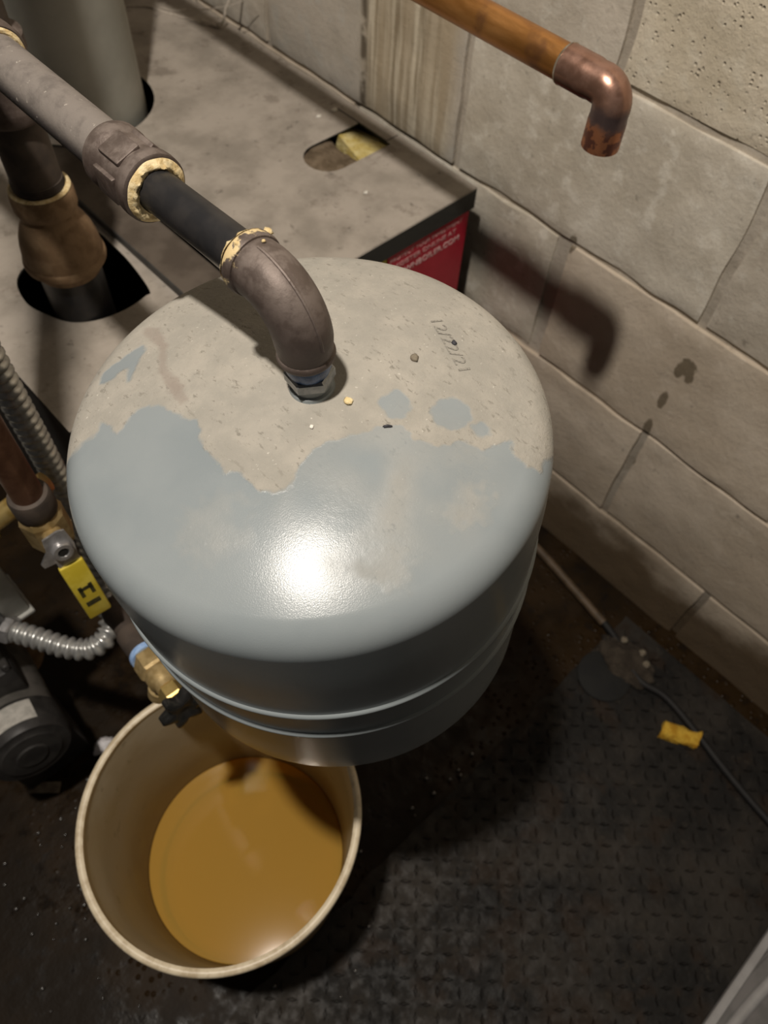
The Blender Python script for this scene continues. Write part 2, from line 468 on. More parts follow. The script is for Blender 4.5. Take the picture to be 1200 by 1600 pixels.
def tag(o, label=None, cat=None, group=None, kind=None):
    if label: o['label'] = label
    if cat: o['category'] = cat
    if group: o['group'] = group
    if kind: o['kind'] = kind
    return o


def link(name, me, mat, parent=None, loc=None):
    """me in world coordinates; object origin becomes parent origin or loc"""
    if loc is None:
        loc = ORG[parent.name] if parent is not None else Vector((0, 0, 0))
    loc = Vector(loc)
    me.transform(Matrix.Translation(-loc))
    o = bpy.data.objects.new(name, me)
    COL.objects.link(o)
    if parent is not None:
        o.parent = parent
        o.location = loc - ORG[parent.name]
    else:
        o.location = loc
    ORG[o.name] = loc
    if mat is not None and not me.materials:
        me.materials.append(mat)
    return o


def tomesh(bm, name, smooth=40):
    if smooth:
        a = math.radians(smooth)
        for f in bm.faces: f.smooth = True
        for e in bm.edges:
            if len(e.link_faces) == 2:
                if e.calc_face_angle(0) > a: e.smooth = False
    me = bpy.data.meshes.new(name)
    bm.to_mesh(me)
    bm.free()
    return me


def frame(axis):
    z = Vector(axis).normalized()
    x = Vector((1, 0, 0)) if abs(z.x) < 0.8 else Vector((0, 1, 0))
    x = (x - z * x.dot(z)).normalized()
    return x, z.cross(x), z


def lathe_bm(bm, prof, o, axis, segs=48, closed=False):
    """prof list of (radius, distance along axis from o)"""
    x, y, z = frame(axis)
    o = Vector(o)
    rings = []
    for r, h in prof:
        if r < 1e-6:
            rings.append([bm.verts.new(o + z * h)])
        else:
            rings.append([bm.verts.new(o + z * h + r * (math.cos(2 * math.pi * i / segs) * x + math.sin(2 * math.pi * i / segs) * y)) for i in range(segs)])
    pairs = list(zip(rings[:-1], rings[1:]))
    if closed: pairs.append((rings[-1], rings[0]))
    for a, b in pairs:
        for i in range(segs):
            j = (i + 1) % segs
            if len(a) == 1 and len(b) == 1: continue
            if len(a) == 1: bm.faces.new((a[0], b[j], b[i]))
            elif len(b) == 1: bm.faces.new((a[i], a[j], b[0]))
            else: bm.faces.new((a[i], a[j], b[j], b[i]))
    return bm


def lathe(name, prof, o, axis, mat, parent=None, segs=48, closed=False, loc=None, smooth=40):
    bm = bmesh.new()
    lathe_bm(bm, prof, o, axis, segs, closed)
    bmesh.ops.recalc_face_normals(bm, faces=bm.faces)
    return link(name, tomesh(bm, name, smooth), mat, parent, loc)


def catmull(pts, n=8):
    P = [Vector(p) for p in pts]
    P = [2 * P[0] - P[1]] + P + [2 * P[-1] - P[-2]]
    out = []
    for i in range(1, len(P) - 2):
        for k in range(n):
            t = k / n
            a, b, c, d = P[i - 1:i + 3]
            out.append(0.5 * ((2 * b) + (-a + c) * t + (2 * a - 5 * b + 4 * c - d) * t * t + (-a + 3 * b - 3 * c + d) * t ** 3))
    out.append(P[-2])
    return out


def tube_bm(bm, pts, rad, segs=24, cap=True):
    pts = [Vector(p) for p in pts]
    n = len(pts)
    if not hasattr(rad, '__len__'): rad = [rad] * n
    tang = []
    for i in range(n):
        a = pts[max(0, i - 1)]; b = pts[min(n - 1, i + 1)]
        tang.append((b - a).normalized())
    x, y, z = frame(tang[0])
    rings = []
    for i in range(n):
        tz = tang[i]
        x = (x - tz * x.dot(tz)).normalized()
        y = tz.cross(x)
        rings.append([bm.verts.new(pts[i] + rad[i] * (math.cos(2 * math.pi * k / segs) * x + math.sin(2 * math.pi * k / segs) * y)) for k in range(segs)])
    for a, b in zip(rings[:-1], rings[1:]):
        for k in range(segs):
            j = (k + 1) % segs
            bm.faces.new((a[k], a[j], b[j], b[k]))
    if cap:
        bm.faces.new(rings[0][::-1])
        bm.faces.new(rings[-1])
    return bm


def tube(name, pts, rad, mat, parent=None, segs=24, cap=True, loc=None, smooth=40):
    bm = bmesh.new()
    tube_bm(bm, pts, rad, segs, cap)
    bmesh.ops.recalc_face_normals(bm, faces=bm.faces)
    return link(name, tomesh(bm, name, smooth), mat, parent, loc)


def pipe_open(name, o, axis, L, ro, ri, mat, parent=None, segs=32, loc=None):
    return lathe(name, [(ri, 0), (ro, 0), (ro, L), (ri, L)], o, axis, mat, parent, segs, True, loc)


def box_bm(bm, lo, hi, bevel=0.0, segs=2, mtx=None):
    r = bmesh.ops.create_cube(bm, size=1.0)
    vs = r['verts']
    lo, hi = Vector(lo), Vector(hi)
    for v in vs:
        v.co = Vector([(lo[i] + hi[i]) / 2 + v.co[i] * (hi[i] - lo[i]) for i in range(3)])
    if bevel > 0:
        es = list({e for v in vs for e in v.link_edges})
        q = bmesh.ops.bevel(bm, geom=es, offset=bevel, segments=segs, affect='EDGES', profile=0.5)
        vs = list({v for f in q['faces'] for v in f.verts} | {v for v in vs if v.is_valid})
    if mtx is not None:
        for v in vs: v.co = mtx @ v.co
    return bm


def box(name, lo, hi, mat, parent=None, bevel=0.0, segs=2, mtx=None, loc=None, smooth=40):
    bm = bmesh.new()
    box_bm(bm, lo, hi, bevel, segs, mtx)
    return link(name, tomesh(bm, name, smooth), mat, parent, loc)


def hexnut(name, o, axis, r, L, mat, parent, hole=0.0, loc=None, rot=0.0, sides=6):
    x, y, z = frame(axis)
    bm = bmesh.new()
    o = Vector(o)
    prof = [(r * 0.9, 0), (r, L * 0.14), (r, L * 0.86), (r * 0.9, L)]
    rings = []
    for rr, h in prof:
        rings.append([bm.verts.new(o + z * h + rr * (math.cos(rot + 2 * math.pi * i / sides) * x + math.sin(rot + 2 * math.pi * i / sides) * y)) for i in range(sides)])
    for a, b in zip(rings[:-1], rings[1:]):
        for i in range(sides):
            j = (i + 1) % sides
            bm.faces.new((a[i], a[j], b[j], b[i]))
    bm.faces.new(rings[0][::-1]); bm.faces.new(rings[-1])
    bmesh.ops.recalc_face_normals(bm, faces=bm.faces)
    return link(name, tomesh(bm, name, 15), mat, parent, loc)


def plate(name, outer, holes, z0, z1, mat, parent=None, loc=None, bevel=0.0, mtx=None):
    """flat sheet in XY with holes, between z0 and z1"""
    cu = bpy.data.curves.new('tmp', 'CURVE')
    cu.dimensions = '2D'
    cu.fill_mode = 'BOTH'
    cu.extrude = (z1 - z0) / 2
    for poly in [outer] + holes:
        sp = cu.splines.new('POLY')
        sp.points.add(len(poly) - 1)
        for p, q in zip(sp.points, poly): p.co = (q[0], q[1], 0, 1)
        sp.use_cyclic_u = True
    ob = bpy.data.objects.new('tmp', cu)
    COL.objects.link(ob)
    dg = bpy.context.evaluated_depsgraph_get()
    me = bpy.data.meshes.new_from_object(ob.evaluated_get(dg))
    bpy.data.objects.remove(ob)
    bpy.data.curves.remove(cu)
    me.transform(Matrix.Translation((0, 0, (z0 + z1) / 2)))
    if mtx is not None: me.transform(mtx)
    me.materials.clear()
    me.name = name
    return link(name, me, mat, parent, loc)


def text_mesh(s, size, extrude=0.0, align='LEFT', space=1.0):
    cu = bpy.data.curves.new('tmp', 'FONT')
    cu.body = s
    cu.size = size
    cu.extrude = extrude
    cu.align_x = align
    cu.space_character = space
    ob = bpy.data.objects.new('tmp', cu)
    COL.objects.link(ob)
    dg = bpy.context.evaluated_depsgraph_get()
    me = bpy.data.meshes.new_from_object(ob.evaluated_get(dg))
    bpy.data.objects.remove(ob)
    bpy.data.curves.remove(cu)
    me.materials.clear()
    return me


def circle(cx, cy, r, n=48):
    return [(cx + r * math.cos(2 * math.pi * i / n), cy + r * math.sin(2 * math.pi * i / n)) for i in range(n)]


def lump(name, c, r, mat, seed, parent=None, sub=3, rough=0.35, label=None, cat=None, kind=None, group=None, rotz=0.0, flat=False):
    bm = bmesh.new()
    bmesh.ops.create_icosphere(bm, subdivisions=sub, radius=1.0)
    R = Matrix.Rotation(rotz, 3, 'Z')
    for v in bm.verts:
        k = 1 + rough * noise.noise(v.co * 1.7 + Vector((seed * 3.1, seed, -seed))) + 0.4 * rough * noise.noise(v.co * 4.3 + Vector((seed, 0, 9)))
        q = v.co * k
        if q.z < 0: q.z *= 0.35
        v.co = R @ Vector((q.x * r[0], q.y * r[1], q.z * r[2])) + Vector(c)
    me = tomesh(bm, name, 60)
    o = link(name, me, mat, parent, None if parent else c)
    return tag(o, label, cat, group, kind)


# ------------------------------------------------------------------ structure
COURSE = 0.2032
BED0 = -0.4359
J0 = 0.2189


def block_mesh(y0, y1, z0, z1, seed, wear):
    """front face at x=WALL (facing -X), worn edges, rough face"""
    ny, nz = 44, 22
    bm = bmesh.new()
    g = []
    rnd = random.Random(seed)
    off = rnd.uniform(-0.0015, 0.0015)
    for j in range(nz + 1):
        row = []
        for i in range(ny + 1):
            # denser near edges
            u = i / ny; v = j / nz
            u = u + 0.09 * math.sin(2 * math.pi * u) * -1 * -0.0 + 0.0
            y = y0 + (y1 - y0) * u; z = z0 + (z1 - z0) * v
            d = min(y - y0, y1 - y, z - z0, z1 - z)
            p = Vector((seed * 1.3, y * 9, z * 9))
            x = WALL + off + 0.0022 * noise.noise(p) + 0.0012 * noise.noise(p * 3.1)
            e = wear * (0.5 + 0.9 * noise.noise(Vector((y * 14, z * 14, seed))))
            edge = max(0.0, 1 - d / max(1e-4, 0.004 + 0.010 * max(0, e)))
            x += (0.0006 + 0.004 * max(0, e - 0.25)) * edge
            row.append(bm.verts.new((x, y + 0.003 * noise.noise(Vector((y * 17, z * 17, 3))), z + 0.003 * noise.noise(Vector((y * 17, z * 17, 7))))))
        g.append(row)
    for j in range(nz):
        for i in range(ny):
            bm.faces.new((g[j][i], g[j + 1][i], g[j + 1][i + 1], g[j][i + 1]))
    # sides
    rim = g[0] + [r[-1] for r in g[1:]] + g[-1][-2::-1] + [r[0] for r in g[-2:0:-1]]
    back = [bm.verts.new((WALL + 0.03, v.co.y, v.co.z)) for v in rim]
    for i in range(len(rim)):
        j = (i + 1) % len(rim)
        bm.faces.new((rim[i], rim[j], back[j], back[i]))
    bmesh.ops.recalc_face_normals(bm, faces=bm.faces)
    return tomesh(bm, 'block', 60)


def build_structure():
    # wall backing of mortar with block children
    bm = bmesh.new()
    ny, nz = 200, 110
    ya, yb, za, zb = -0.9, 2.2, FLOOR - 0.05, 0.60
    g = []
    for j in range(nz + 1):
        row = []
        for i in range(ny + 1):
            y = ya + (yb - ya) * i / ny; z = za + (zb - za) * j / nz
            x = WALL + 0.0060 + 0.0022 * noise.noise(Vector((y * 13, z * 13, 2))) + 0.0012 * noise.noise(Vector((y * 50, z * 50, 5)))
            row.append(bm.verts.new((x, y, z)))
        g.append(row)
    for j in range(nz):
        for i in range(ny):
            bm.faces.new((g[j][i], g[j + 1][i], g[j + 1][i + 1], g[j][i + 1]))
    bmesh.ops.recalc_face_normals(bm, faces=bm.faces)
    wall = link('wall_right', tomesh(bm, 'wall_right', 60), M['mortar'], None, (WALL, 0.6, FLOOR))
    tag(wall, kind='structure', label='painted concrete block wall with stains behind the boiler')
    seed = 1
    for k in range(-4, 4):
        ztop = BED0 - k * COURSE - 0.0045
        zbot = BED0 - (k + 1) * COURSE + 0.0045
        zbot = max(zbot, FLOOR - 0.03)
        sh = 0.0 if k % 2 == 0 else 0.2032
        for m in range(-2, 5):
            y0 = J0 + sh + m * 0.4064 + 0.006
            y1 = y0 + 0.4064 - 0.012
            if y1 < -0.55 or y0 > 2.0: continue
            seed += 1
            mat = M['block']
            wear = 0.6
            if k == 0 and m == 0: mat = M['block_pale']; wear = 1.0
            elif k == 0 and m == 1: mat = M['block_streak']
            elif k <= -1 and m <= -1: mat = M['block_porous']; wear = 0.8
            elif k <= -1 and m == 0: mat = M['block']
            elif k == 1 and m == 0: mat = M['block_pale']; wear = 1.3
            elif k >= 1: mat = M['block_low']
            if k == 1 and m == 0: y0 += 0.012
            o = link('block', block_mesh(y0, y1, zbot, ztop, seed, wear), mat, wall)
    # floor
    bm = bmesh.new()
    bmesh.ops.create_grid(bm, x_segments=60, y_segments=80, size=1.0)
    for v in bm.verts:
        v.co.x = -0.4 + v.co.x * 1.17
        v.co.y = 0.65 + v.co.y * 1.6
        v.co.z = FLOOR + 0.003 * noise.noise(Vector((v.co.x * 5, v.co.y * 5, 0)))
    f = link('floor', tomesh(bm, 'floor', 60), M['floor'], None, (0, 0.3, FLOOR))
    tag(f, kind='structure', label='dark wet concrete floor under the bucket')
    # back wall far behind the boiler
    b = box('wall_back', (-1.57, 2.2, FLOOR - 0.05), (WALL + 0.05, 2.25, 0.6), M['block'], None, loc=(0, 2.2, FLOOR))
    tag(b, kind='structure', label='concrete wall far behind the boiler')


build_structure()


# ------------------------------------------------------------------ expansion tank
TO = Vector((0.1677, 0.2231, -0.3138))
TN = Vector((-0.0713887, 0.04015532, 0.99663996)).normalized()
TE1 = Vector((0, 1, 0)).cross(TN).normalized()
TE2 = TN.cross(TE1)


def tank_profile():
    R, hd, re = 0.139, 0.021, 0.124
    th0 = math.atan(2 * hd / re)
    rc2 = (R - re) / (1 - math.sin(th0))
    P = [(t * re, -hd * t * t) for t in flin(0, 1, 150)]
    cz = -hd - rc2 * math.cos(th0)
    P += [(R - rc2 + rc2 * math.sin(t), cz + rc2 * math.cos(t)) for t in flin(th0, math.pi / 2, 50)[1:]]
    return P, cz


TPROF, TCZ = tank_profile()


def tank_h(r):
    rs = [p[0] for p in TPROF]; zs = [p[1] for p in TPROF]
    return float(np.interp(r, rs, zs))


def tank_pt(u, v, h=0.0):
    return TO + TE1 * u + TE2 * v + TN * (tank_h(math.hypot(u, v)) + h)


def in_poly(x, y, poly):
    inside = np.zeros(x.shape, bool)
    n = len(poly)
    for i in range(n):
        x1, y1 = poly[i]; x2, y2 = poly[(i + 1) % n]
        c = ((y1 > y) != (y2 > y)) & (x < (x2 - x1) * (y - y1) / (y2 - y1 + 1e-12) + x1)
        inside ^= c
    return inside


CLEAN = [(-0.1154, 0.0743), (-0.1054, 0.0711), (-0.0962, 0.0667), (-0.0871, 0.0711), (-0.0856, 0.0572), (-0.0773, 0.0593), (-0.0687, 0.0619), (-0.061, 0.0564), (-0.0576, 0.0466), (-0.0578, 0.0347), (-0.0539, 0.0248), (-0.0584, 0.0129), (-0.0598, -0.0003), (-0.0598, -0.0111), (-0.0552, -0.0212), (-0.0575, -0.0315), (-0.0518, -0.0398), (-0.0437, -0.0429), (-0.0323, -0.0372), (-0.0218, -0.0348), (-0.0109, -0.0373), (0.0036, -0.0409), (0.0157, -0.0475), (0.0228, -0.0543), (0.0207, -0.0637), (0.0275, -0.0734), (0.0411, -0.0789), (0.0439, -0.0901), (0.0534, -0.0907), (0.0646, -0.0923), (0.0581, -0.1006), (0.0588, -0.1094), (0.066, -0.1155), (0.0841, -0.1086), (0.2, -0.2), (-0.25, -0.25), (-0.25, 0.15), (-0.13, 0.085)]
STREAK = [(-0.0723, 0.1013), (-0.0663, 0.1061), (-0.0521, 0.1056), (-0.0391, 0.1032), (-0.0389, 0.0976), (-0.0492, 0.0936), (-0.059, 0.0813), (-0.0608, 0.0837), (-0.0555, 0.0951), (-0.067, 0.0957)]
TRAIL = [(-0.0302, 0.1189), (-0.0248, 0.1073), (-0.0297, 0.0913), (-0.041, 0.0696), (-0.0437, 0.052), (-0.0455, 0.0396), (-0.0508, 0.0415), (-0.0508, 0.0569), (-0.0445, 0.0749), (-0.0336, 0.0924), (-0.034, 0.1096)]


def build_tank():
    root = thing('expansion_tank', 'big blue-grey steel expansion tank with dusty domed top hanging from the pipe elbow', 'tank', TO - TN * 0.279)
    segs = 720
    prof = list(TPROF)
    for z in flin(TCZ, -0.247, 10)[1:]: prof.append((0.14, z))
    for t in flin(0, math.pi / 2, 8)[1:]: prof.append((0.126 + 0.014 * math.cos(t), -0.247 - 0.014 * math.sin(t)))
    prof += [(0.08, -0.272), (0.0, -0.279)]
    ang = np.linspace(0, 2 * math.pi, segs, endpoint=False)
    nr = len(prof) - 2
    rr = np.array([p[0] for p in prof[1:-1]]); zz = np.array([p[1] for p in prof[1:-1]])
    U = rr[:, None] * np.cos(ang); V = rr[:, None] * np.sin(ang); Z = np.repeat(zz[:, None], segs, 1)
    e1, e2, n, o = (np.array(a) for a in (TE1, TE2, TN, TO))
    P = o + U[..., None] * e1 + V[..., None] * e2 + Z[..., None] * n
    verts = np.concatenate([P.reshape(-1, 3), [o], [o + n * prof[-1][1]]])
    i = np.arange(segs); j = (i + 1) % segs
    faces = []
    for k in range(nr - 1):
        a = k * segs
        faces.append(np.stack([a + i, a + segs + i, a + segs + j, a + j], 1))
    quads = np.concatenate(faces)
    c0 = nr * segs; c1 = c0 + 1
    tri = [(c0, int(a), int(b)) for a, b in zip(i, j)] + [(c1, int((nr - 1) * segs + b), int((nr - 1) * segs + a)) for a, b in zip(i, j)]
    me = bpy.data.meshes.new('shell')
    me.from_pydata(verts.tolist(), [], quads.tolist() + tri)
    me.polygons.foreach_set('use_smooth', [True] * len(me.polygons))
    # dust mask (where dust lies, plus one painted highlight)
    u = np.concatenate([U.ravel(), [0, 0]]); v = np.concatenate([V.ravel(), [0, 500]])
    jx = np.array([noise.noise(Vector((a * 60, b * 60, 1))) * 0.0035 + noise.noise(Vector((a * 210, b * 210, 4))) * 0.0020 for a, b in zip(u, v)])
    jy = np.array([noise.noise(Vector((a * 60, b * 60, 11))) * 0.0035 + noise.noise(Vector((a * 210, b * 210, 14))) * 0.0020 for a, b in zip(u, v)])
    nz = np.array([noise.noise(Vector((a * 22, b * 22, 31))) + 0.5 * noise.noise(Vector((a * 60, b * 60, 37))) for a, b in zip(u, v)])
    d = np.ones(u.shape)
    for k in range(5):
        s = 0.0009
        ox, oy = ((0, 0), (s, 0), (-s, 0), (0, s), (0, -s))[k]
        cl = in_poly(u + jx + ox, v + jy + oy, CLEAN) | in_poly(u + jx * 0.6 + ox, v + jy * 0.6 + oy, STREAK)
        for (cu, cv, ra) in ((0.0295, -0.041, 0.0080), (0.0487, -0.0641, 0.0102), (0.0562, -0.0795, 0.0052)):
            cl |= np.hypot(u + jx + ox - cu, v + jy + oy - cv) < ra
        d -= 0.2 * cl
    # dust smears left on the wiped part, plus a soft highlight painted as dust
    smear_and_glint = np.clip(0.42 - 0.5 * np.abs(nz - 0.25), 0, 1) * np.clip(1 - np.hypot((u + 0.005) / 0.075, (v + 0.075) / 0.055), 0, 1) * 1.6
    for (cu, cv, ra, am) in ((0.0193, -0.1068, 0.016, 0.75), (0.008, -0.083, 0.016, 0.3), (-0.0347, -0.1007, 0.020, 0.45), (-0.028, -0.065, 0.022, 0.35), (0.030, -0.085, 0.018, 0.45), (-0.085, -0.03, 0.02, 0.25)):  # first patch is a painted highlight on the dome, the rest dust
        smear_and_glint = np.maximum(smear_and_glint, am * np.clip(1 - (np.hypot(u + jx * 3 - cu, v + jy * 3 - cv) / ra) ** 2, 0, 1) * np.clip(0.75 + nz * 0.8, 0.2, 1))
    d = np.maximum(d * 0.97, np.clip(smear_and_glint, 0, 0.7))
    d = np.where(np.concatenate([Z.ravel(), [0, -1]]) < -0.085, 0.0, d)
    tr = sum(in_poly(u + jx * 0.7 + ox, v + jy * 0.7 + oy, TRAIL).astype(float) for ox, oy in ((0, 0), (.0012, 0), (-.0012, 0), (0, .0012), (0, -.0012))) / 5 * (0.6 + 0.4 * np.clip(nz * 2, 0, 1))
    at = me.attributes.new('dust', 'FLOAT', 'POINT'); at.data.foreach_set('value', d.astype(np.float32))
    at = me.attributes.new('trail', 'FLOAT', 'POINT'); at.data.foreach_set('value', tr.astype(np.float32))
    link('shell', me, M['tank'], root)
    for z in (-0.1260, -0.1645):
        pr = [(0.1385 + 0.0036 * math.sin(t), z - 0.0027 * math.cos(t)) for t in flin(0, math.pi, 9)]
        lathe('seam_bead', [(0.1385, z - 0.0032)] + pr + [(0.1385, z + 0.0032)], TO, TN, M['bead'], root, 160)
    # connection collar on the crown
    lathe('connection_collar', [(0.0, -0.001), (0.0128, -0.001), (0.0120, 0.0015), (0.0105, 0.002), (0.0105, 0.010), (0.0, 0.010)], tank_pt(0.0045, -0.003), TN, M['bead'], root, 40)
    # hand-written date on the dome
    me = text_mesh('12/22/21', 0.0105, 0, 'LEFT', 1.0)
    p0 = Vector((0.0936, -0.0074)); p1 = Vector((0.0771, -0.0463))
    xs = [vv.co.x for vv in me.vertices]
    L = (p1 - p0).length
    sc = L / (max(xs) - min(xs))
    dx = (p1 - p0).normalized(); dy = Vector((-dx.y, dx.x))
    for vv in me.vertices:
        q = p0 + dx * (vv.co.x - min(xs)) * sc + dy * (vv.co.y * 1.0 - 0.003)
        vv.co = tank_pt(q.x, q.y, 0.0004)
    o = link('handwritten_date', me, M['ink'], root)
    o['label'] = 'faint hand-written date 12/22/21'
    return root


build_tank()


# ------------------------------------------------------------------ pipe run feeding the tank
def build_pipe_run():
    TB = tank_pt(0.0045, -0.003)
    C = TB + TN * 0.062
    PX, PZ = 0.1690, C.z - 0.008
    root = thing('steel_pipe_run', 'dusty steel pipe with coupling, short black nipple and elbow above the tank', 'pipe', (PX, 0.9, PZ))
    Y = Vector((0, 1, 0))
    # elbow body, bent about C
    r = 0.025
    a = Vector((PX, 0, 0)) - Vector((C.x, 0, 0))
    h = Vector((0.012, 1, -0.055)).normalized()
    pts = [C + h * 0.037, C + h * 0.032, C + h * 0.028]
    for t in flin(0, 1, 12):
        ang = t * math.pi / 2
        c0 = C + h * r + (-TN) * r
        pts.append(c0 + TN * r * math.cos(ang) - h * r * math.sin(ang))
    pts += [C - TN * 0.030, C - TN * 0.037]
    rad = [0.0146, 0.0149, 0.0151] + [0.0152] * 12 + [0.0147, 0.0140]
    el = tube('elbow', pts, rad, M['elbow_iron'], root, 40)
    lathe('band', [(0.0140, 0), (0.0159, 0.0005), (0.0165, 0.0025), (0.0164, 0.0065), (0.0147, 0.0085)][::-1], C + h * 0.030, h, M['elbow_iron'], el, 40)
    ORG_el = el
    lathe('band', [(0.0132, 0), (0.0149, 0.0006), (0.0154, 0.0022), (0.0148, 0.0042), (0.0141, 0.0048)], C - TN * 0.0385, TN, M['iron'], el, 40)
    # mould seam along the elbow's outer side
    out = []
    x_, y_, z_ = frame(h)
    for t in flin(0.0, 1, 14):
        ang = t * math.pi / 2
        c0 = C + h * r - TN * r
        dirr = TN * math.cos(ang) - h * math.sin(ang)
        out.append(c0 + dirr * (r + 0.0147))
    tube('mould_seam', out, 0.0011, M['iron'], el, 8)
    # compound around the elbow mouth
    ring_dope('joint_compound', C + h * 0.0378, h, 0.0116, 0.0160, 0.0035, 3, root)
    # small bits of compound stuck on the band
    for k, (aa, b, q) in enumerate(((1.05, 0.038, 0.0026), (-0.35, 0.034, 0.0014), (0.25, 0.026, 0.0010))):
        p = C + h * b + 0.0160 * (TN * math.cos(aa) + h.cross(TN) * math.sin(aa))
        lump('compound_bit', p, (q, q, q * 0.7), M['dope'], 5 + k, root, 2, 0.6)
    # bushing and hex under elbow
    lathe('blue_thread_seal', [(0.0, 0), (0.0112, 0), (0.0122, 0.003), (0.0122, 0.0075), (0.011, 0.010), (0.0, 0.010)], C - TN * 0.0485, TN, M['blue_tape'], root, 32)
    hexnut('hex_bushing', C - TN * 0.0560, TN, 0.0136, 0.0075, M['galv'], root, rot=0.4)
    # nipple
    y0, y1 = C.y + 0.046, 0.325
    tube('nipple', [Vector((C.x, C.y, C.z)) + h * 0.034, Vector((PX, y1 + 0.030, PZ))], 0.0115, M['black_pipe'], root, 32)
    # reducing coupling
    co = Vector((PX, 0.341, PZ))
    ax = Vector((0, 1, 0))
    cp = lathe('coupling', [(0.0115, 0.0), (0.0172, 0.0), (0.0190, 0.0012), (0.0193, 0.005), (0.0190, 0.0085), (0.0176, 0.010), (0.0176, 0.031), (0.0188, 0.033), (0.0188, 0.040), (0.0178, 0.0425), (0.0140, 0.043)], co, ax, M['iron'], root, 48)
    x_, y_, z_ = frame(ax)
    for k in range(5):
        aa = 0.62 + k * 2 * math.pi / 5
        dirr = x_ * math.cos(aa) + y_ * math.sin(aa)
        sd = ax.cross(dirr)
        m = Matrix((sd, ax, dirr)).transposed().to_4x4()
        m.translation = co + ax * 0.0205 + dirr * 0.0176
        box('raised_flat', (-0.0078, -0.0095, -0.006), (0.0078, 0.0095, 0.0007), M['iron'], cp, 0.0012, 2, m)
    ring_dope('joint_compound', co - ax * 0.0004, -ax, 0.0116, 0.0176, 0.0042, 9, root)
    # main pipe
    tube('pipe', [Vector((PX, 0.380, PZ)), Vector((PX, 0.50, PZ)), Vector((PX, 1.75, PZ))], 0.0146, M['dusty_pipe'], root, 40)
    c2 = Vector((PX, 0.508, PZ))
    lathe('far_coupling', [(0.0146, 0), (0.0185, 0), (0.0200, 0.003), (0.0200, 0.013), (0.0186, 0.016), (0.0186, 0.055), (0.0200, 0.058), (0.0200, 0.070), (0.0146, 0.072)], c2, ax, M['iron'], root, 40)
    ring_dope('joint_compound', c2 - ax * 0.0002, -ax, 0.0146, 0.0178, 0.0016, 15, root)


def ring_dope(name, o, axis, r0, r1, h, seed, parent):
    x, y, z = frame(axis)
    bm = bmesh.new()
    segs = 56
    K = 7
    rings = []
    for k in range(K):
        t = k / (K - 1)
        row = []
        for i in range(segs):
            a = 2 * math.pi * i / segs
            nn = noise.noise(Vector((math.cos(a) * 2.2, math.sin(a) * 2.2, seed + t * 2)))
            n2 = noise.noise(Vector((math.cos(a) * 7, math.sin(a) * 7, seed + t * 5)))
            rr = r0 + (r1 - r0) * t * (1 + 0.10 * nn)
            hh = h * math.sin(math.pi * min(1, 0.12 + 0.88 * t)) * (0.75 + 0.6 * nn + 0.4 * n2) if 0 < k < K - 1 else (h * 0.5 * (1 + nn) if k == 0 else 0)
            row.append(bm.verts.new(Vector(o) + z * max(0.0, hh) + rr * (math.cos(a) * x + math.sin(a) * y)))
        rings.append(row)
    for a, b in zip(rings[:-1], rings[1:]):
        for i in range(segs):
            j = (i + 1) % segs
            bm.faces.new((a[i], a[j], b[j], b[i]))
    bmesh.ops.recalc_face_normals(bm, faces=bm.faces)
    return link(name, tomesh(bm, name, 80), M['dope'], parent)


build_pipe_run()


# ------------------------------------------------------------------ boiler
BT = -0.614


def rounded(x0, x1, y0, y1, rl, n=10):
    """rounded left end, square right end"""
    pts = []
    cy = (y0 + y1) / 2
    r = (y1 - y0) / 2
    for i in range(n + 1):
        a = math.pi / 2 + math.pi * i / n
        pts.append((x0 + r + r * math.cos(a) * 1.0, cy + r * math.sin(a)))
    pts += [(x1, y0), (x1, y1)]
    return pts


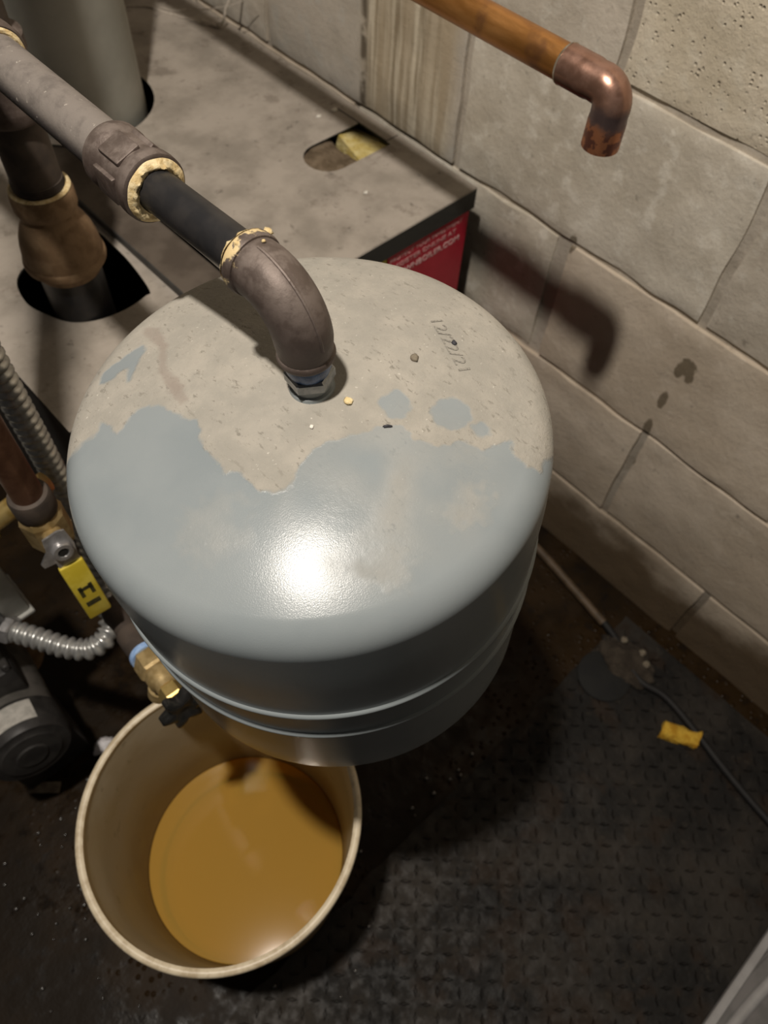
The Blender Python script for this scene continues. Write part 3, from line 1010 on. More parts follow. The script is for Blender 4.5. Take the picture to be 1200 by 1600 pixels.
def build_boiler():
    root = thing('boiler', 'dusty grey boiler cabinet with a red front label behind the tank', 'boiler', (0.42, 1.05, FLOOR))
    fl = circle(0.43, 1.035, 0.101)
    slot = rounded(0.580, 0.697, 0.692, 0.756, 0.03)
    top = plate('top_panel', [(0.372, 0.551), (0.719, 0.551), (0.719, 1.60), (0.372, 1.60)], [fl, slot], BT - 0.002, BT, M['jacket'], root)
    # folded edges of the top panel, and a painted shadow strip
    box('front_flange', (0.318, 0.550, BT - 0.030), (0.719, 0.5525, BT - 0.0005), M['jacket'], root, 0.0008, 1)
    box('seam_channel', (0.318, 0.5525, BT - 0.005), (0.3725, 1.60, BT - 0.003), M['channel'], root)  # added strip, its dark colour stands in for a shadow beside the pipe
    box('side_flange', (0.3165, 0.5525, BT - 0.017), (0.3185, 1.60, BT - 0.0015), M['dark_steel'], root)
    box('side_flange', (0.7175, 0.552, BT - 0.03), (0.7195, 1.60, BT - 0.0002), M['dark_steel'], root)
    box('seam_strip', (0.697, 0.70, BT - 0.001), (0.719, 0.80, BT + 0.0015), M['jacket'], root, 0.0005, 1)
    # lower left panel with the pipe hole
    hole = []
    for (x, y) in catmull2([(0.181, 0.745), (0.188, 0.715), (0.202, 0.686), (0.228, 0.669), (0.262, 0.664), (0.288, 0.668), (0.297, 0.673), (0.306, 0.725), (0.308, 0.770), (0.305, 0.802), (0.275, 0.812), (0.225, 0.805), (0.192, 0.785)]):
        hole.append((x, y))
    plate('left_top_panel', [(0.12, 0.551), (0.3165, 0.551), (0.3165, 1.60), (0.12, 1.60)], [hole], BT - 0.015, BT - 0.012, M['jacket'], root)
    box('front_flange', (0.12, 0.550, BT - 0.040), (0.318, 0.5525, BT - 0.0125), M['dark_steel'], root, 0.0008, 1)
    # body panels
    box('front_panel', (0.125, 0.556, FLOOR + 0.03), (0.714, 0.560, BT - 0.018), M['dark_steel'], root, 0.001, 1)
    box('side_panel', (0.122, 0.560, FLOOR + 0.03), (0.125, 1.595, BT - 0.017), M['dark_steel'], root)
    box('side_panel', (0.713, 0.560, FLOOR + 0.03), (0.716, 1.595, BT - 0.004), M['dark_steel'], root)
    box('back_panel', (0.122, 1.592, FLOOR + 0.03), (0.716, 1.596, BT - 0.02), M['dark_steel'], root)
    box('base', (0.14, 0.58, FLOOR), (0.70, 1.58, FLOOR + 0.03), M['dark_steel'], root)
    box('inner_casing', (0.14, 0.60, BT - 0.34), (0.70, 1.57, BT - 0.30), M['soot'], root)
    # red label
    lab = box('red_label', (0.563, 0.5525, BT - 0.27), (0.7125, 0.5562, BT - 0.0300), M['red'], root, 0.0006, 1)
    lab['label'] = 'red printed label on the front'
    lab2 = box('red_label', (0.13, 0.5525, BT - 0.27), (0.20, 0.5562, BT - 0.0420), M['red'], root, 0.0006, 1)
    lab2['label'] = 'red strip at the left end of the front'
    for s, size, zoff, x, mt, ww in (('PROTECT YOUR INVESTMENT', 0.0095, 0.0135, 0.568, 'label_print', 0.132), ('REGISTER ONLINE AT', 0.0095, 0.026, 0.572, 'label_print', 0.118), ('CROWNBOILER.COM', 0.0125, 0.0415, 0.566, 'label_bold', 0.132)):
        me = text_mesh(s, size, 0.0002)
        xs = [v.co.x for v in me.vertices]
        k = ww / (max(xs) - min(xs))
        for v in me.vertices:
            px = x + (v.co.x - min(xs)) * k
            v.co = Vector((px, 0.5523 - v.co.z, BT - 0.0300 - zoff + v.co.y))
        o = link('printed_line', me, M[mt], lab)
    st = box('yellow_sticker', (0.533, 0.5525, BT - 0.11), (0.5615, 0.5562, BT - 0.0320), M['yellow_sticker'], root, 0.0004, 1)
    # insulation seen through the slot
    lump('brown_insulation', (0.606, 0.725, BT - 0.036), (0.075, 0.085, 0.032), M['brown_fiber'], 3, root, 4, 0.3)
    bm = bmesh.new()
    pr = [(0.640, 0.685), (0.658, 0.762), (0.700, 0.772), (0.704, 0.69), (0.672, 0.683)]
    bot = [bm.verts.new((x, y, BT - 0.05)) for x, y in pr]
    hz = (-0.008, -0.004, -0.016, -0.006, -0.012)
    tp = [bm.verts.new((x + 0.004, y, BT + h)) for (x, y), h in zip(pr, hz)]
    cen = bm.verts.new((0.674, 0.725, BT - 0.006))
    for i in range(5):
        j = (i + 1) % 5
        bm.faces.new((bot[i], bot[j], tp[j], tp[i]))
        bm.faces.new((tp[i], tp[j], cen))
    bmesh.ops.recalc_face_normals(bm, faces=bm.faces)
    link('yellow_insulation', tomesh(bm, 'yellow_insulation', 10), M['fiber'], root)
    return root


def catmull2(pts, n=5):
    P = [Vector((x, y, 0)) for x, y in pts]
    out = []
    N = len(P)
    for i in range(N):
        a, b, c, d = P[i - 1], P[i], P[(i + 1) % N], P[(i + 2) % N]
        for k in range(n):
            t = k / n
            q = 0.5 * ((2 * b) + (-a + c) * t + (2 * a - 5 * b + 4 * c - d) * t * t + (-a + 3 * b - 3 * c + d) * t ** 3)
            out.append((q.x, q.y))
    return out


build_boiler()

# flue pipe
fl = lathe('flue_pipe', [(0.085, -0.03), (0.088, -0.03), (0.088, 0.60), (0.0895, 0.602), (0.0895, 1.30), (0.085, 1.30)], (0.43, 1.035, BT), (0, 0, 1), M['flue'], None, 72, True, loc=(0.43, 1.035, BT))
tag(fl, 'wide grey sheet-metal flue pipe rising from the round hole in the boiler top', 'flue')


# ------------------------------------------------------------------ riser with bell reducer
def build_riser():
    A = Vector((0.229, 0.706, 0))
    z = Vector((0, 0, 1))
    root = thing('boiler_riser', 'upright brown pipe with rusty bell-shaped reducer rising from the boiler hole', 'pipe', A + z * (BT - 0.30))
    lathe('lower_pipe', [(0.0, 0), (0.033, 0), (0.033, 0.345), (0.0, 0.345)], A + z * (BT - 0.30), z, M['black_pipe'], root, 48)
    pr = [(0.0320, 0.0), (0.0338, 0.001), (0.0345, 0.006), (0.0360, 0.009), (0.0405, 0.013), (0.0412, 0.020), (0.0408, 0.028), (0.0396, 0.038), (0.0372, 0.048), (0.0330, 0.058), (0.0285, 0.066), (0.0270, 0.070), (0.0270, 0.076)]
    rb = lathe('bell_reducer', pr, A + z * (-0.578), z, M['rust'], root, 64)
    lathe('raised_band', [(0.0400, 0), (0.0424, 0.0015), (0.0432, 0.005), (0.0424, 0.009), (0.0400, 0.011)], A + z * (-0.566), z, M['rust'], rb, 64)
    cl = lathe('top_collar', [(0.0265, 0.0), (0.0298, 0.001), (0.0312, 0.005), (0.0312, 0.017), (0.0300, 0.022), (0.0275, 0.0245), (0.0255, 0.0245)], A + z * (-0.503), z, M['rust'], root, 56)
    ring_dope('joint_compound', A + z * (-0.479), z, 0.0245, 0.0298, 0.0022, 21, root)
    for k in range(4):
        lathe('thread', [(0.0238, 0), (0.0252, 0.0008), (0.0238, 0.0016)], A + z * (-0.4765 + 0.0022 * k), z, M['dark_rust_pipe'], root, 40)
    tube('upper_pipe', [A + z * (-0.485), A + z * (-0.40), A + z * 0.55], 0.0240, M['dark_rust_pipe'], root, 40)
    lathe('upper_collar', [(0.024, 0), (0.030, 0), (0.0315, 0.003), (0.0315, 0.012), (0.029, 0.016), (0.029, 0.05), (0.0315, 0.054), (0.0315, 0.066), (0.024, 0.07)], A + z * (-0.405), z, M['iron'], root, 40)


build_riser()


# ------------------------------------------------------------------ copper drop by the wall
def build_copper():
    X, Z, Yc = 0.534, -0.3125, 0.294
    root = thing('copper_pipe', 'orange copper pipe with open downturned elbow in front of the block wall', 'pipe', (X, 0.9, Z))
    tube('pipe', [(X, Yc + 0.030, Z), (X, 0.5, Z), (X, 1.75, Z - 0.004)], 0.01375, M['copper'], root, 40)
    # elbow shell: cup, bend, cup
    r = 0.013
    pts = [Vector((X, Yc + 0.049, Z)), Vector((X, Yc + 0.048, Z)), Vector((X, Yc + 0.023, Z)), Vector((X, Yc + 0.019, Z))]
    rad = [0.0140, 0.0153, 0.0153, 0.0146]
    for t in flin(0, 1, 9):
        a = t * math.pi / 2
        pts.append(Vector((X, Yc + r - r * math.sin(a), Z - r + r * math.cos(a)))); rad.append(0.0150)
    pts += [Vector((X, Yc, Z - 0.019)), Vector((X, Yc, Z - 0.0225)), Vector((X, Yc, Z - 0.044))]
    rad += [0.0147, 0.0153, 0.0153]
    # inner return so that the mouth is hollow
    pts += [Vector((X, Yc, Z - 0.0442))]
    rad += [0.0138]
    el = tube('elbow', pts, rad, M['tint_copper'], root, 40, cap=False)
    lathe('mouth', [(0.0, 0.0), (0.0137, 0.0), (0.0137, -0.022), (0.0140, -0.022)], (X, Yc, Z - 0.022), (0, 0, 1), M['tint_copper'], el, 40)
    lathe('solder_ring', [(0.0137, 0.0), (0.0157, 0.0004), (0.0153, 0.0020), (0.0138, 0.0032)], (X, Yc + 0.0475, Z), (0, 1, 0), M['solder'], root, 40)


build_copper()


# ------------------------------------------------------------------ flexible conduit
def build_conduit():
    pts = [(0.080, 0.530, 0.10), (0.082, 0.530, -0.2), (0.084, 0.530, -0.45), (0.085, 0.530, -0.60), (0.084, 0.526, -0.70), (0.076, 0.506, -0.770), (0.062, 0.476, -0.805), (0.050, 0.455, -0.818), (0.035, 0.444, -0.825), (0.015, 0.448, -0.832), (-0.003, 0.466, -0.832), (-0.021, 0.497, -0.832), (-0.036, 0.523, -0.834)]
    c = catmull(pts, 8)
    # resample evenly
    L = [0]
    for a, b in zip(c[:-1], c[1:]): L.append(L[-1] + (b - a).length)
    pitch = 0.0102
    step = pitch / 8
    n = int(L[-1] / step)
    P = []
    R = []
    arr = np.array([list(p) for p in c]); Ls = np.array(L)
    for i in range(n + 1):
        s = i * step
        P.append(Vector([float(np.interp(s, Ls, arr[:, k])) for k in range(3)]))
        ph = (s % pitch) / pitch
        R.append(0.0090 + 0.0042 * math.sin(math.pi * min(1, ph / 0.8)) ** 0.7 if ph < 0.8 else 0.0090)
    root = thing('flexible_conduit', 'shiny ribbed flexible steel conduit curving to the grey control box', 'conduit', (0.085, 0.53, -0.83))
    tube('armor_jacket', P, R, M['armor'], root, 18, smooth=70)
    hexnut('end_connector', (-0.0365, 0.524, -0.834), (-0.5, 0.86, 0), 0.0165, 0.012, M['zinc'], root)


build_conduit()


# ------------------------------------------------------------------ control box and circulator
def build_pump():
    root = thing('control_box', 'grey metal control box where the ribbed conduit ends', 'electrical box', (-0.085, 0.58, -0.84))
    box('box_body', (-0.165, 0.540, -0.838), (-0.008, 0.60, -0.66), M['grey_box'], root, 0.004, 2)
    box('cover', (-0.165, 0.534, -0.836), (-0.036, 0.540, -0.66), M['dark_cover'], root, 0.002, 1)
    box('bottom_lip', (-0.165, 0.536, -0.843), (-0.006, 0.60, -0.838), M['grey_box'], root, 0.001, 1)
    # circulator motor below, axis towards the viewer
    ax = Vector((-0.10, -0.975, 0.18)).normalized()
    o = Vector((-0.109, 0.456, -0.986))
    root = thing('circulator_pump', 'dark round circulator pump motor on the floor left of the bucket', 'pump', (o.x, o.y + 0.08, FLOOR))
    R = 0.052
    lathe('motor_end_bell', [(0.0, 0.002), (0.018, 0.002), (0.020, 0.0), (0.036, -0.001), (0.038, -0.003), (R * 0.93, -0.004), (R, -0.012), (R, -0.050), (R * 0.97, -0.052), (0.0, -0.052)], o, ax, M['motor'], root, 56)
    lathe('motor_shell', [(0.0, -0.052), (0.049, -0.052), (0.049, -0.15), (0.0, -0.15)], o, ax, M['motor_body'], root, 56)
    x, y, z = frame(ax)
    # label band wrapped on the top of the motor
    bm = bmesh.new()
    up = (Vector((0, 0, 1)) - ax * ax.z).normalized()
    sd = ax.cross(up)
    rows = []
    for i in range(13):
        a = math.radians(-35 + 80 * i / 12)
        d = up * math.cos(a) + sd * math.sin(a)
        rows.append((bm.verts.new(o + d * (R + 0.0006) - ax * 0.016), bm.verts.new(o + d * (R + 0.0006) - ax * 0.046), bm.verts.new(o + d * (R - 0.001) - ax * 0.016), bm.verts.new(o + d * (R - 0.001) - ax * 0.046)))
    for p, q in zip(rows[:-1], rows[1:]):
        bm.faces.new((p[0], p[1], q[1], q[0]))
        bm.faces.new((p[0], q[0], q[2], p[2])); bm.faces.new((p[1], p[3], q[3], q[1]))
    bmesh.ops.recalc_face_normals(bm, faces=bm.faces)
    link('rating_label', tomesh(bm, 'rating_label', 40), M['silver_label'], root)
    # terminal housing on top and pump volute behind
    m = Matrix((sd, -ax, up)).transposed().to_4x4()
    m.translation = o
    box('terminal_housing', (-0.036, 0.065, 0.03), (0.030, 0.125, 0.085), M['motor'], root, 0.006, 2, m)
    for k in range(4):
        box('cooling_fin', (-0.034 + 0.018 * k, 0.066, 0.083), (-0.024 + 0.018 * k, 0.124, 0.095), M['motor'], root, 0.002, 1, m)
    lathe('knob', [(0.0, 0.026), (0.010, 0.026), (0.012, 0.022), (0.012, 0.0), (0.0, 0.0)], m @ Vector((0.034, 0.10, 0.062)), sd, M['motor'], root, 24)
    lathe('volute', [(0.0, -0.15), (0.062, -0.15), (0.068, -0.156), (0.068, -0.185), (0.060, -0.20), (0.0, -0.20)], o, ax, M['rust'], root, 48)
    box('foot', (o.x - 0.05, o.y + 0.05, FLOOR), (o.x + 0.05, o.y + 0.16, o.z - 0.047), M['motor'], root, 0.003, 1)


build_pump()


# ------------------------------------------------------------------ gas drop with ball valve
def build_gas():
    A = Vector((0.0465, 0.462, 0))
    z = Vector((0, 0, 1))
    root = thing('gas_pipe', 'brown upright pipe with a yellow-handled shutoff valve left of the tank', 'pipe', A + z * (-0.76))
    tube('pipe', [A + z * (-0.578), A + z * (-0.3), A + z * 0.45], 0.0135, M['brown_copper'], root, 32)
    lathe('coupling', [(0.0135, 0), (0.0175, 0), (0.0185, 0.003), (0.0185, 0.022), (0.017, 0.026), (0.0135, 0.027)], A + z * (-0.590), z, M['dark_rust_pipe'], root, 36)
    hexnut('valve_body', A + z * (-0.640), z, 0.0205, 0.050, M['dull_brass'], root, sides=8)
    tube('lower_pipe', [A + z * (-0.76), A + z * (-0.65)], 0.0125, M['dark_rust_pipe'], root, 28)
    # stem towards the viewer, lever hanging along the pipe
    d = Vector((-0.10, -0.97, 0.22)).normalized()     # stem direction
    p = A + z * (-0.611)
    st = lathe('valve_stem', [(0.0, 0.0), (0.009, 0.0), (0.009, 0.040), (0.0, 0.040)], p, d, M['dull_brass'], root, 24)
    lev = Vector((0, 0, -1)); lev = (lev - d * lev.dot(d)).normalized()
    sd = lev.cross(d)
    m = Matrix((sd, lev, d)).transposed().to_4x4()
    m.translation = p + d * 0.040
    h = plate('lever', [(-0.010, -0.018), (-0.004, -0.020), (0.010, -0.018), (0.012, -0.004), (0.021, 0.006), (0.020, 0.011), (0.010, 0.012), (0.010, 0.090), (-0.010, 0.090), (-0.010, 0.012), (-0.012, 0.0)], [], 0.0, 0.0022, M['zinc'], root, mtx=m)
    m2 = m.copy(); m2.translation = m @ Vector((0, 0, 0.0022))
    nut = lathe('lever_nut', [(0.0, 0.004), (0.0045, 0.004), (0.0050, 0.0058), (0.0085, 0.0058), (0.0092, 0.004), (0.0092, 0.0)], m @ Vector((0, 0, 0.0022)), d, M['zinc'], root, 28)
    lathe('nut_socket', [(0.0, 0.0), (0.0046, 0.0), (0.0046, 0.0006), (0.0, 0.0006)], m @ Vector((0, 0, 0.0064)), d, M['black_plastic'], nut, 20)
    g = box('grip_sleeve', (-0.0115, 0.020, -0.0022), (0.0115, 0.096, 0.0046), M['yellow_vinyl'], root, 0.0022, 2, m)
    g['label'] = 'yellow vinyl lever sleeve'
    # pressed marking on the sleeve
    for q in (((-0.0068, 0.052), (0.0068, 0.056)), ((-0.0068, 0.050), (-0.0032, 0.064)), ((0.0032, 0.050), (0.0068, 0.064)), ((-0.0068, 0.072), (0.0068, 0.078))):
        box('printed_mark', (q[0][0], q[0][1], 0.0044), (q[1][0], q[1][1], 0.0049), M['black_print'], g, 0, 1, m)
    # brass union behind
    root2 = thing('brass_union', 'bright brass union fitting behind the brown pipe', 'fitting', (0.04, 0.508, -0.63))
    a = Vector((0.004, 0.515, -0.640)); b = Vector((0.069, 0.502, -0.612))
    ax = (b - a).normalized()
    tube('brass_tube', [a - ax * 0.05, b + ax * 0.002], 0.0105, M['brass'], root2, 28)
    hexnut('union_nut', a - ax * 0.020, ax, 0.0175, 0.024, M['brass'], root2)
    hexnut('end_nut', b - ax * 0.016, ax, 0.014, 0.014, M['brass'], root2)


build_gas()


# ------------------------------------------------------------------ drain valve
def build_drain():
    a = Vector((0.0556, 0.432, -0.764)); b = Vector((0.0451, 0.277, -0.722))
    ax = (b - a).normalized()
    L = (b - a).length
    k0 = L * 0.50
    root = thing('drain_valve', 'brass drain valve with black handle and blue ring above the bucket', 'valve', a)
    tube('pipe', catmull([(0.165, 0.556, -0.772), (0.160, 0.49, -0.772), (0.130, 0.452, -0.770), (0.085, 0.440, -0.767), a, a + ax * 0.02], 5) + [a + ax * (L * 0.47)], 0.0124, M['dark_rust_pipe'], root, 28)
    lathe('pipe_collar', [(0.0128, 0), (0.0150, 0), (0.0150, 0.032), (0.0128, 0.032)], a + ax * (L * 0.26), ax, M['dark_rust_pipe'], root, 28)
    r = lathe('blue_ring', [(0.0100, 0), (0.0158, 0), (0.0163, 0.003), (0.0158, 0.007), (0.0100, 0.007)], a + ax * (L * 0.46), ax, M['blue_ring'], root, 32)
    r['label'] = 'pale blue plastic ring'
    hexnut('inlet_hex', a + ax * k0, ax, 0.0165, 0.024, M['dull_brass'], root)
    lathe('valve_body', [(0.0, 0), (0.0130, 0), (0.0145, 0.003), (0.0145, 0.014), (0.0115, 0.018), (0.0115, 0.026), (0.0, 0.026)], a + ax * (k0 + 0.024), ax, M['dull_brass'], root, 32)
    hexnut('packing_nut', a + ax * (k0 + 0.049), ax, 0.0132, 0.018, M['brass'], root)
    # spout downwards
    sp = a + ax * (k0 + 0.032)
    dn = (Vector((-0.25, 0.05, -1))).normalized()
    lathe('spout', [(0.0, 0), (0.0095, 0), (0.0095, 0.018), (0.012, 0.020), (0.012, 0.034), (0.0105, 0.034), (0.009, 0.028), (0.0, 0.028)], sp, dn, M['dull_brass'], root, 28)
    # black lobed handwheel facing along the stem
    c = a + ax * (k0 + 0.070)
    x, y, z = frame(ax)
    bm = bmesh.new()
    n = 72
    rows = []
    for h, k in ((0, 0.80), (0.002, 1.0), (0.011, 1.0), (0.013, 0.82)):
        row = []
        for i in range(n):
            t = 2 * math.pi * i / n
            rr = (0.0190 + 0.0045 * math.cos(6 * t)) * k
            row.append(bm.verts.new(c + z * h + rr * (math.cos(t) * x + math.sin(t) * y)))
        rows.append(row)
    for p, q in zip(rows[:-1], rows[1:]):
        for i in range(n):
            bm.faces.new((p[i], p[(i + 1) % n], q[(i + 1) % n], q[i]))
    bm.faces.new(rows[0][::-1])
    cc = bm.verts.new(c + z * 0.008)
    inner = [bm.verts.new(c + z * 0.0135 + 0.0085 * (math.cos(2 * math.pi * i / n) * x + math.sin(2 * math.pi * i / n) * y)) for i in range(n)]
    for i in range(n):
        j = (i + 1) % n
        bm.faces.new((rows[-1][i], rows[-1][j], inner[j], inner[i]))
        bm.faces.new((inner[i], inner[j], cc))
    bmesh.ops.recalc_face_normals(bm, faces=bm.faces)
    o = link('handwheel', tomesh(bm, 'handwheel', 50), M['black_plastic'], root)
    o['label'] = 'black lobed handwheel'


build_drain()


# ------------------------------------------------------------------ bucket and water
def build_bucket():
    c = Vector((0.0166, 0.2085, FLOOR + 0.003))
    zt = -0.842
    H = zt - c.z
    root = thing('bucket', 'dirty off-white plastic bucket half under the tank, holding rusty water', 'bucket', c)
    rb, rt = 0.1240, 0.1405

    def ro(h): return rb + (rt - rb) * h / H
    t = 0.0032
    pr = [(0.0, 0.0), (rb - 0.006, 0.0), (rb, 0.006)]
    for f in (0.2, 0.4, 0.6, 0.78): pr.append((ro(H * f), H * f))
    pr += [(ro(H * .79) + 0.003, H * .792), (ro(H * .80) + 0.003, H * .80), (ro(H * .81), H * .803), (ro(H * .87), H * .87), (ro(H * .88) + 0.003, H * .872), (ro(H * .89) + 0.003, H * .885), (ro(H * .89), H * .89)]
    pr += [(ro(H) , H - 0.004)]
    pr += [(ro(H) - t, H - 0.004)]
    for f in (0.8, 0.6, 0.4, 0.2): pr.append((ro(H * f) - t, H * f))
    pr += [(rb - t, 0.010), (rb - t - 0.008, 0.004), (0.0, 0.004)]
    lathe('bucket_wall', pr, c, (0, 0, 1), M['bucket'], root, 120, smooth=15)
    rim = [(rt - 0.0036, -0.004), (rt - 0.0040, 0.0015), (rt - 0.0015, 0.0035), (rt + 0.0025, 0.0030), (rt + 0.0042, 0.0005), (rt + 0.0042, -0.008), (rt + 0.0030, -0.0095), (rt, -0.009)]
    lathe('rim', [(r, H + z) for r, z in rim], c, (0, 0, 1), M['lip'], root, 120, smooth=50)
    # water
    wz = -1.095
    hw = wz - c.z
    r1 = ro(hw) - t - 0.0008
    bm = bmesh.new()
    pr = [(0.0, 0.0045), (rb - t - 0.0095, 0.0045), (rb - t - 0.001, 0.011)] + [(ro(h) - t - 0.0008, h) for h in flin(0.015, hw - 0.0006, 5)] + [(r1 - 0.001, hw), (r1 * 0.6, hw), (0.0, hw)]
    o = lathe('water', pr, c, (0, 0, 1), M['water'], None, 96, loc=c + Vector((0, 0, 0.0045)), smooth=15)
    tag(o, 'cloudy amber rusty water standing in the bottom of the bucket', 'water', kind='stuff')


build_bucket()


# ------------------------------------------------------------------ steel tread plate on the floor
def build_tread():
    x0, x1, y0, y1 = -0.14, 0.72, -0.62, 0.088
    root = thing('tread_plate', 'dark dirty steel tread plate lying on the floor beside the wall', 'floor plate', (0.29, -0.2, FLOOR + 0.003))
    bm = bmesh.new()
    nx, ny = 60, 50
    g = []
    for j in range(ny + 1):
        g.append([bm.verts.new((x0 + (x1 - x0) * i / nx + 0.003 * noise.noise(Vector((i * .3, j * .3, 1))) * (j == ny), y0 + (y1 - y0) * j / ny + (0.006 * noise.noise(Vector((i * .35, 5, 1))) if j == ny else 0), FLOOR + 0.009 + 0.0012 * noise.noise(Vector((i * .2, j * .2, 0))))) for i in range(nx + 1)])
    for j in range(ny):
        for i in range(nx):
            bm.faces.new((g[j][i], g[j][i + 1], g[j + 1][i + 1], g[j + 1][i]))
    rim = g[0] + [r[-1] for r in g[1:]] + g[-1][-2::-1] + [r[0] for r in g[-2:0:-1]]
    back = [bm.verts.new((v.co.x, v.co.y, FLOOR + 0.0035)) for v in rim]
    for i in range(len(rim)):
        j = (i + 1) % len(rim)
        bm.faces.new((rim[i], back[i], back[j], rim[j]))
    bmesh.ops.recalc_face_normals(bm, faces=bm.faces)
    link('plate', tomesh(bm, 'plate', 40), M['tread'], root)
    # raised bars in alternating directions, one joined part
    verts, faces = [], []
    p = 0.0205
    k = 0
    for j in range(int((y1 - y0) / p)):
        for i in range(int((x1 - x0) / p)):
            cx = x0 + 0.012 + i * p; cy = y0 + 0.012 + j * p
            a = math.radians(45 if (i + j) % 2 else -45)
            dx, dy = math.cos(a), math.sin(a)
            l, wd, hh = 0.0108, 0.0034, 0.0032
            z = FLOOR + 0.0086
            b = len(verts)
            for (s, t, q) in ((-1, 0, 0), (0, -1, 0), (1, 0, 0), (0, 1, 0), (-0.45, 0, 1), (0, -0.3, 1), (0.45, 0, 1), (0, 0.3, 1)):
                verts.append((cx + s * l * dx - t * wd * dy, cy + s * l * dy + t * wd * dx, z + q * hh + (0.0 if q else -0.0015)))
            for f in ((0, 1, 5, 4), (1, 2, 6, 5), (2, 3, 7, 6), (3, 0, 4, 7), (4, 5, 6, 7)):
                faces.append([b + n for n in f])
    me = bpy.data.meshes.new('raised_bars')
    me.from_pydata(verts, [], faces)
    o = link('raised_bars', me, M['tread'], root)
    o['kind'] = 'stuff'


build_tread()


# ------------------------------------------------------------------ small things on the floor
def build_floor_things():
    fz = FLOOR + 0.010
    root = thing('floor_cable', 'tan and black cable trailing along the foot of the block wall', 'cable', (0.66, 0.0, FLOOR + 0.01))
    p1 = catmull([(0.722, 0.50, FLOOR + 0.012), (0.712, 0.36, FLOOR + 0.012), (0.704, 0.264, FLOOR + 0.012), (0.692, 0.185, FLOOR + 0.012), (0.678, 0.105, FLOOR + 0.014)], 8)
    tube('tan_length', p1, 0.0075, M['cable_tan'], root, 14)
    p2 = catmull([(0.678, 0.105, FLOOR + 0.016), (0.664, 0.060, FLOOR + 0.018), (0.640, 0.005, FLOOR + 0.017), (0.648, -0.040, FLOOR + 0.017), (0.640, -0.095, FLOOR + 0.017), (0.622, -0.170, FLOOR + 0.017), (0.606, -0.262, FLOOR + 0.017), (0.60, -0.36, FLOOR + 0.017), (0.60, -0.55, FLOOR + 0.017)], 8)
    tube('black_length', p2, 0.0058, M['cable_black'], root, 14)
    d = lathe('round_disc', [(0.0, 0.004), (0.040, 0.004), (0.043, 0.002), (0.043, 0.0), (0.0, 0.0)], (0.605, 0.047, FLOOR + 0.0115), (0, 0, 1), M['disc'], None, 40, loc=(0.605, 0.047, FLOOR + 0.0115))
    tag(d, 'flat dark round disc on the floor beside the mud clump', 'disc')
    lump('mud_clump', (0.652, 0.040, FLOOR + 0.010), (0.034, 0.052, 0.020), M['mud'], 12, None, 4, 0.35, 'brown clump of dried mud and grit against the cable', 'mud')
    for k, (x, y) in enumerate(((0.672, 0.062), (0.676, 0.028), (0.664, 0.012))):
        lump('pebble', (x, y, FLOOR + 0.027), (0.0065, 0.006, 0.005), M['crumb_brown'], 30 + k, None, 2, 0.4, ('small pale pebble on the mud clump, nearest the tank', 'small pale pebble on the middle of the mud clump', 'small pale pebble on the mud clump, nearest the yellow foam')[k], 'pebble', group='pebbles on the mud clump')
    # torn foam
    bm = bmesh.new()
    bmesh.ops.create_cube(bm, size=1.0)
    bmesh.ops.subdivide_edges(bm, edges=bm.edges, cuts=5, use_grid_fill=True)
    R = Matrix.Rotation(math.radians(-60), 3, 'Z')
    for v in bm.verts:
        q = v.co.copy()
        s = Vector((q.x * 0.058, q.y * 0.026, q.z * 0.016))
        s += Vector((noise.noise(q * 3), noise.noise(q * 3 + Vector((5, 0, 0))), noise.noise(q * 3 + Vector((0, 7, 0))))) * 0.004
        s.x += 0.006 * q.y
        if q.z > 0: s.z -= 0.006 * abs(q.y * 2) ** 2
        v.co = R @ s + Vector((0.616, -0.094, FLOOR + 0.0185))
    o = link('foam_chunk', tomesh(bm, 'foam_chunk', 50), M['foam'], None, (0.616, -0.094, FLOOR + 0.0115))
    tag(o, 'torn chunk of yellow foam lying against the black cable', 'foam')
    # scraps by the bucket
    lump('white_scrap', (-0.046, 0.492, FLOOR + 0.006), (0.015, 0.011, 0.010), M['foil'], 41, None, 3, 0.5, 'small bright white crumpled scrap on the floor behind the bucket', 'scrap')
    m = Matrix.Translation((-0.142, 0.497, FLOOR + 0.006)) @ Matrix.Rotation(math.radians(-42), 4, 'Z')
    o = box('paper_scrap', (-0.022, -0.008, -0.002), (0.022, 0.008, 0.001), M['paper'], None, 0.0008, 1, m, loc=(-0.142, 0.497, FLOOR + 0.003))
    tag(o, 'flat dirty paper scrap on the wet floor below the pump motor', 'scrap')


build_floor_things()


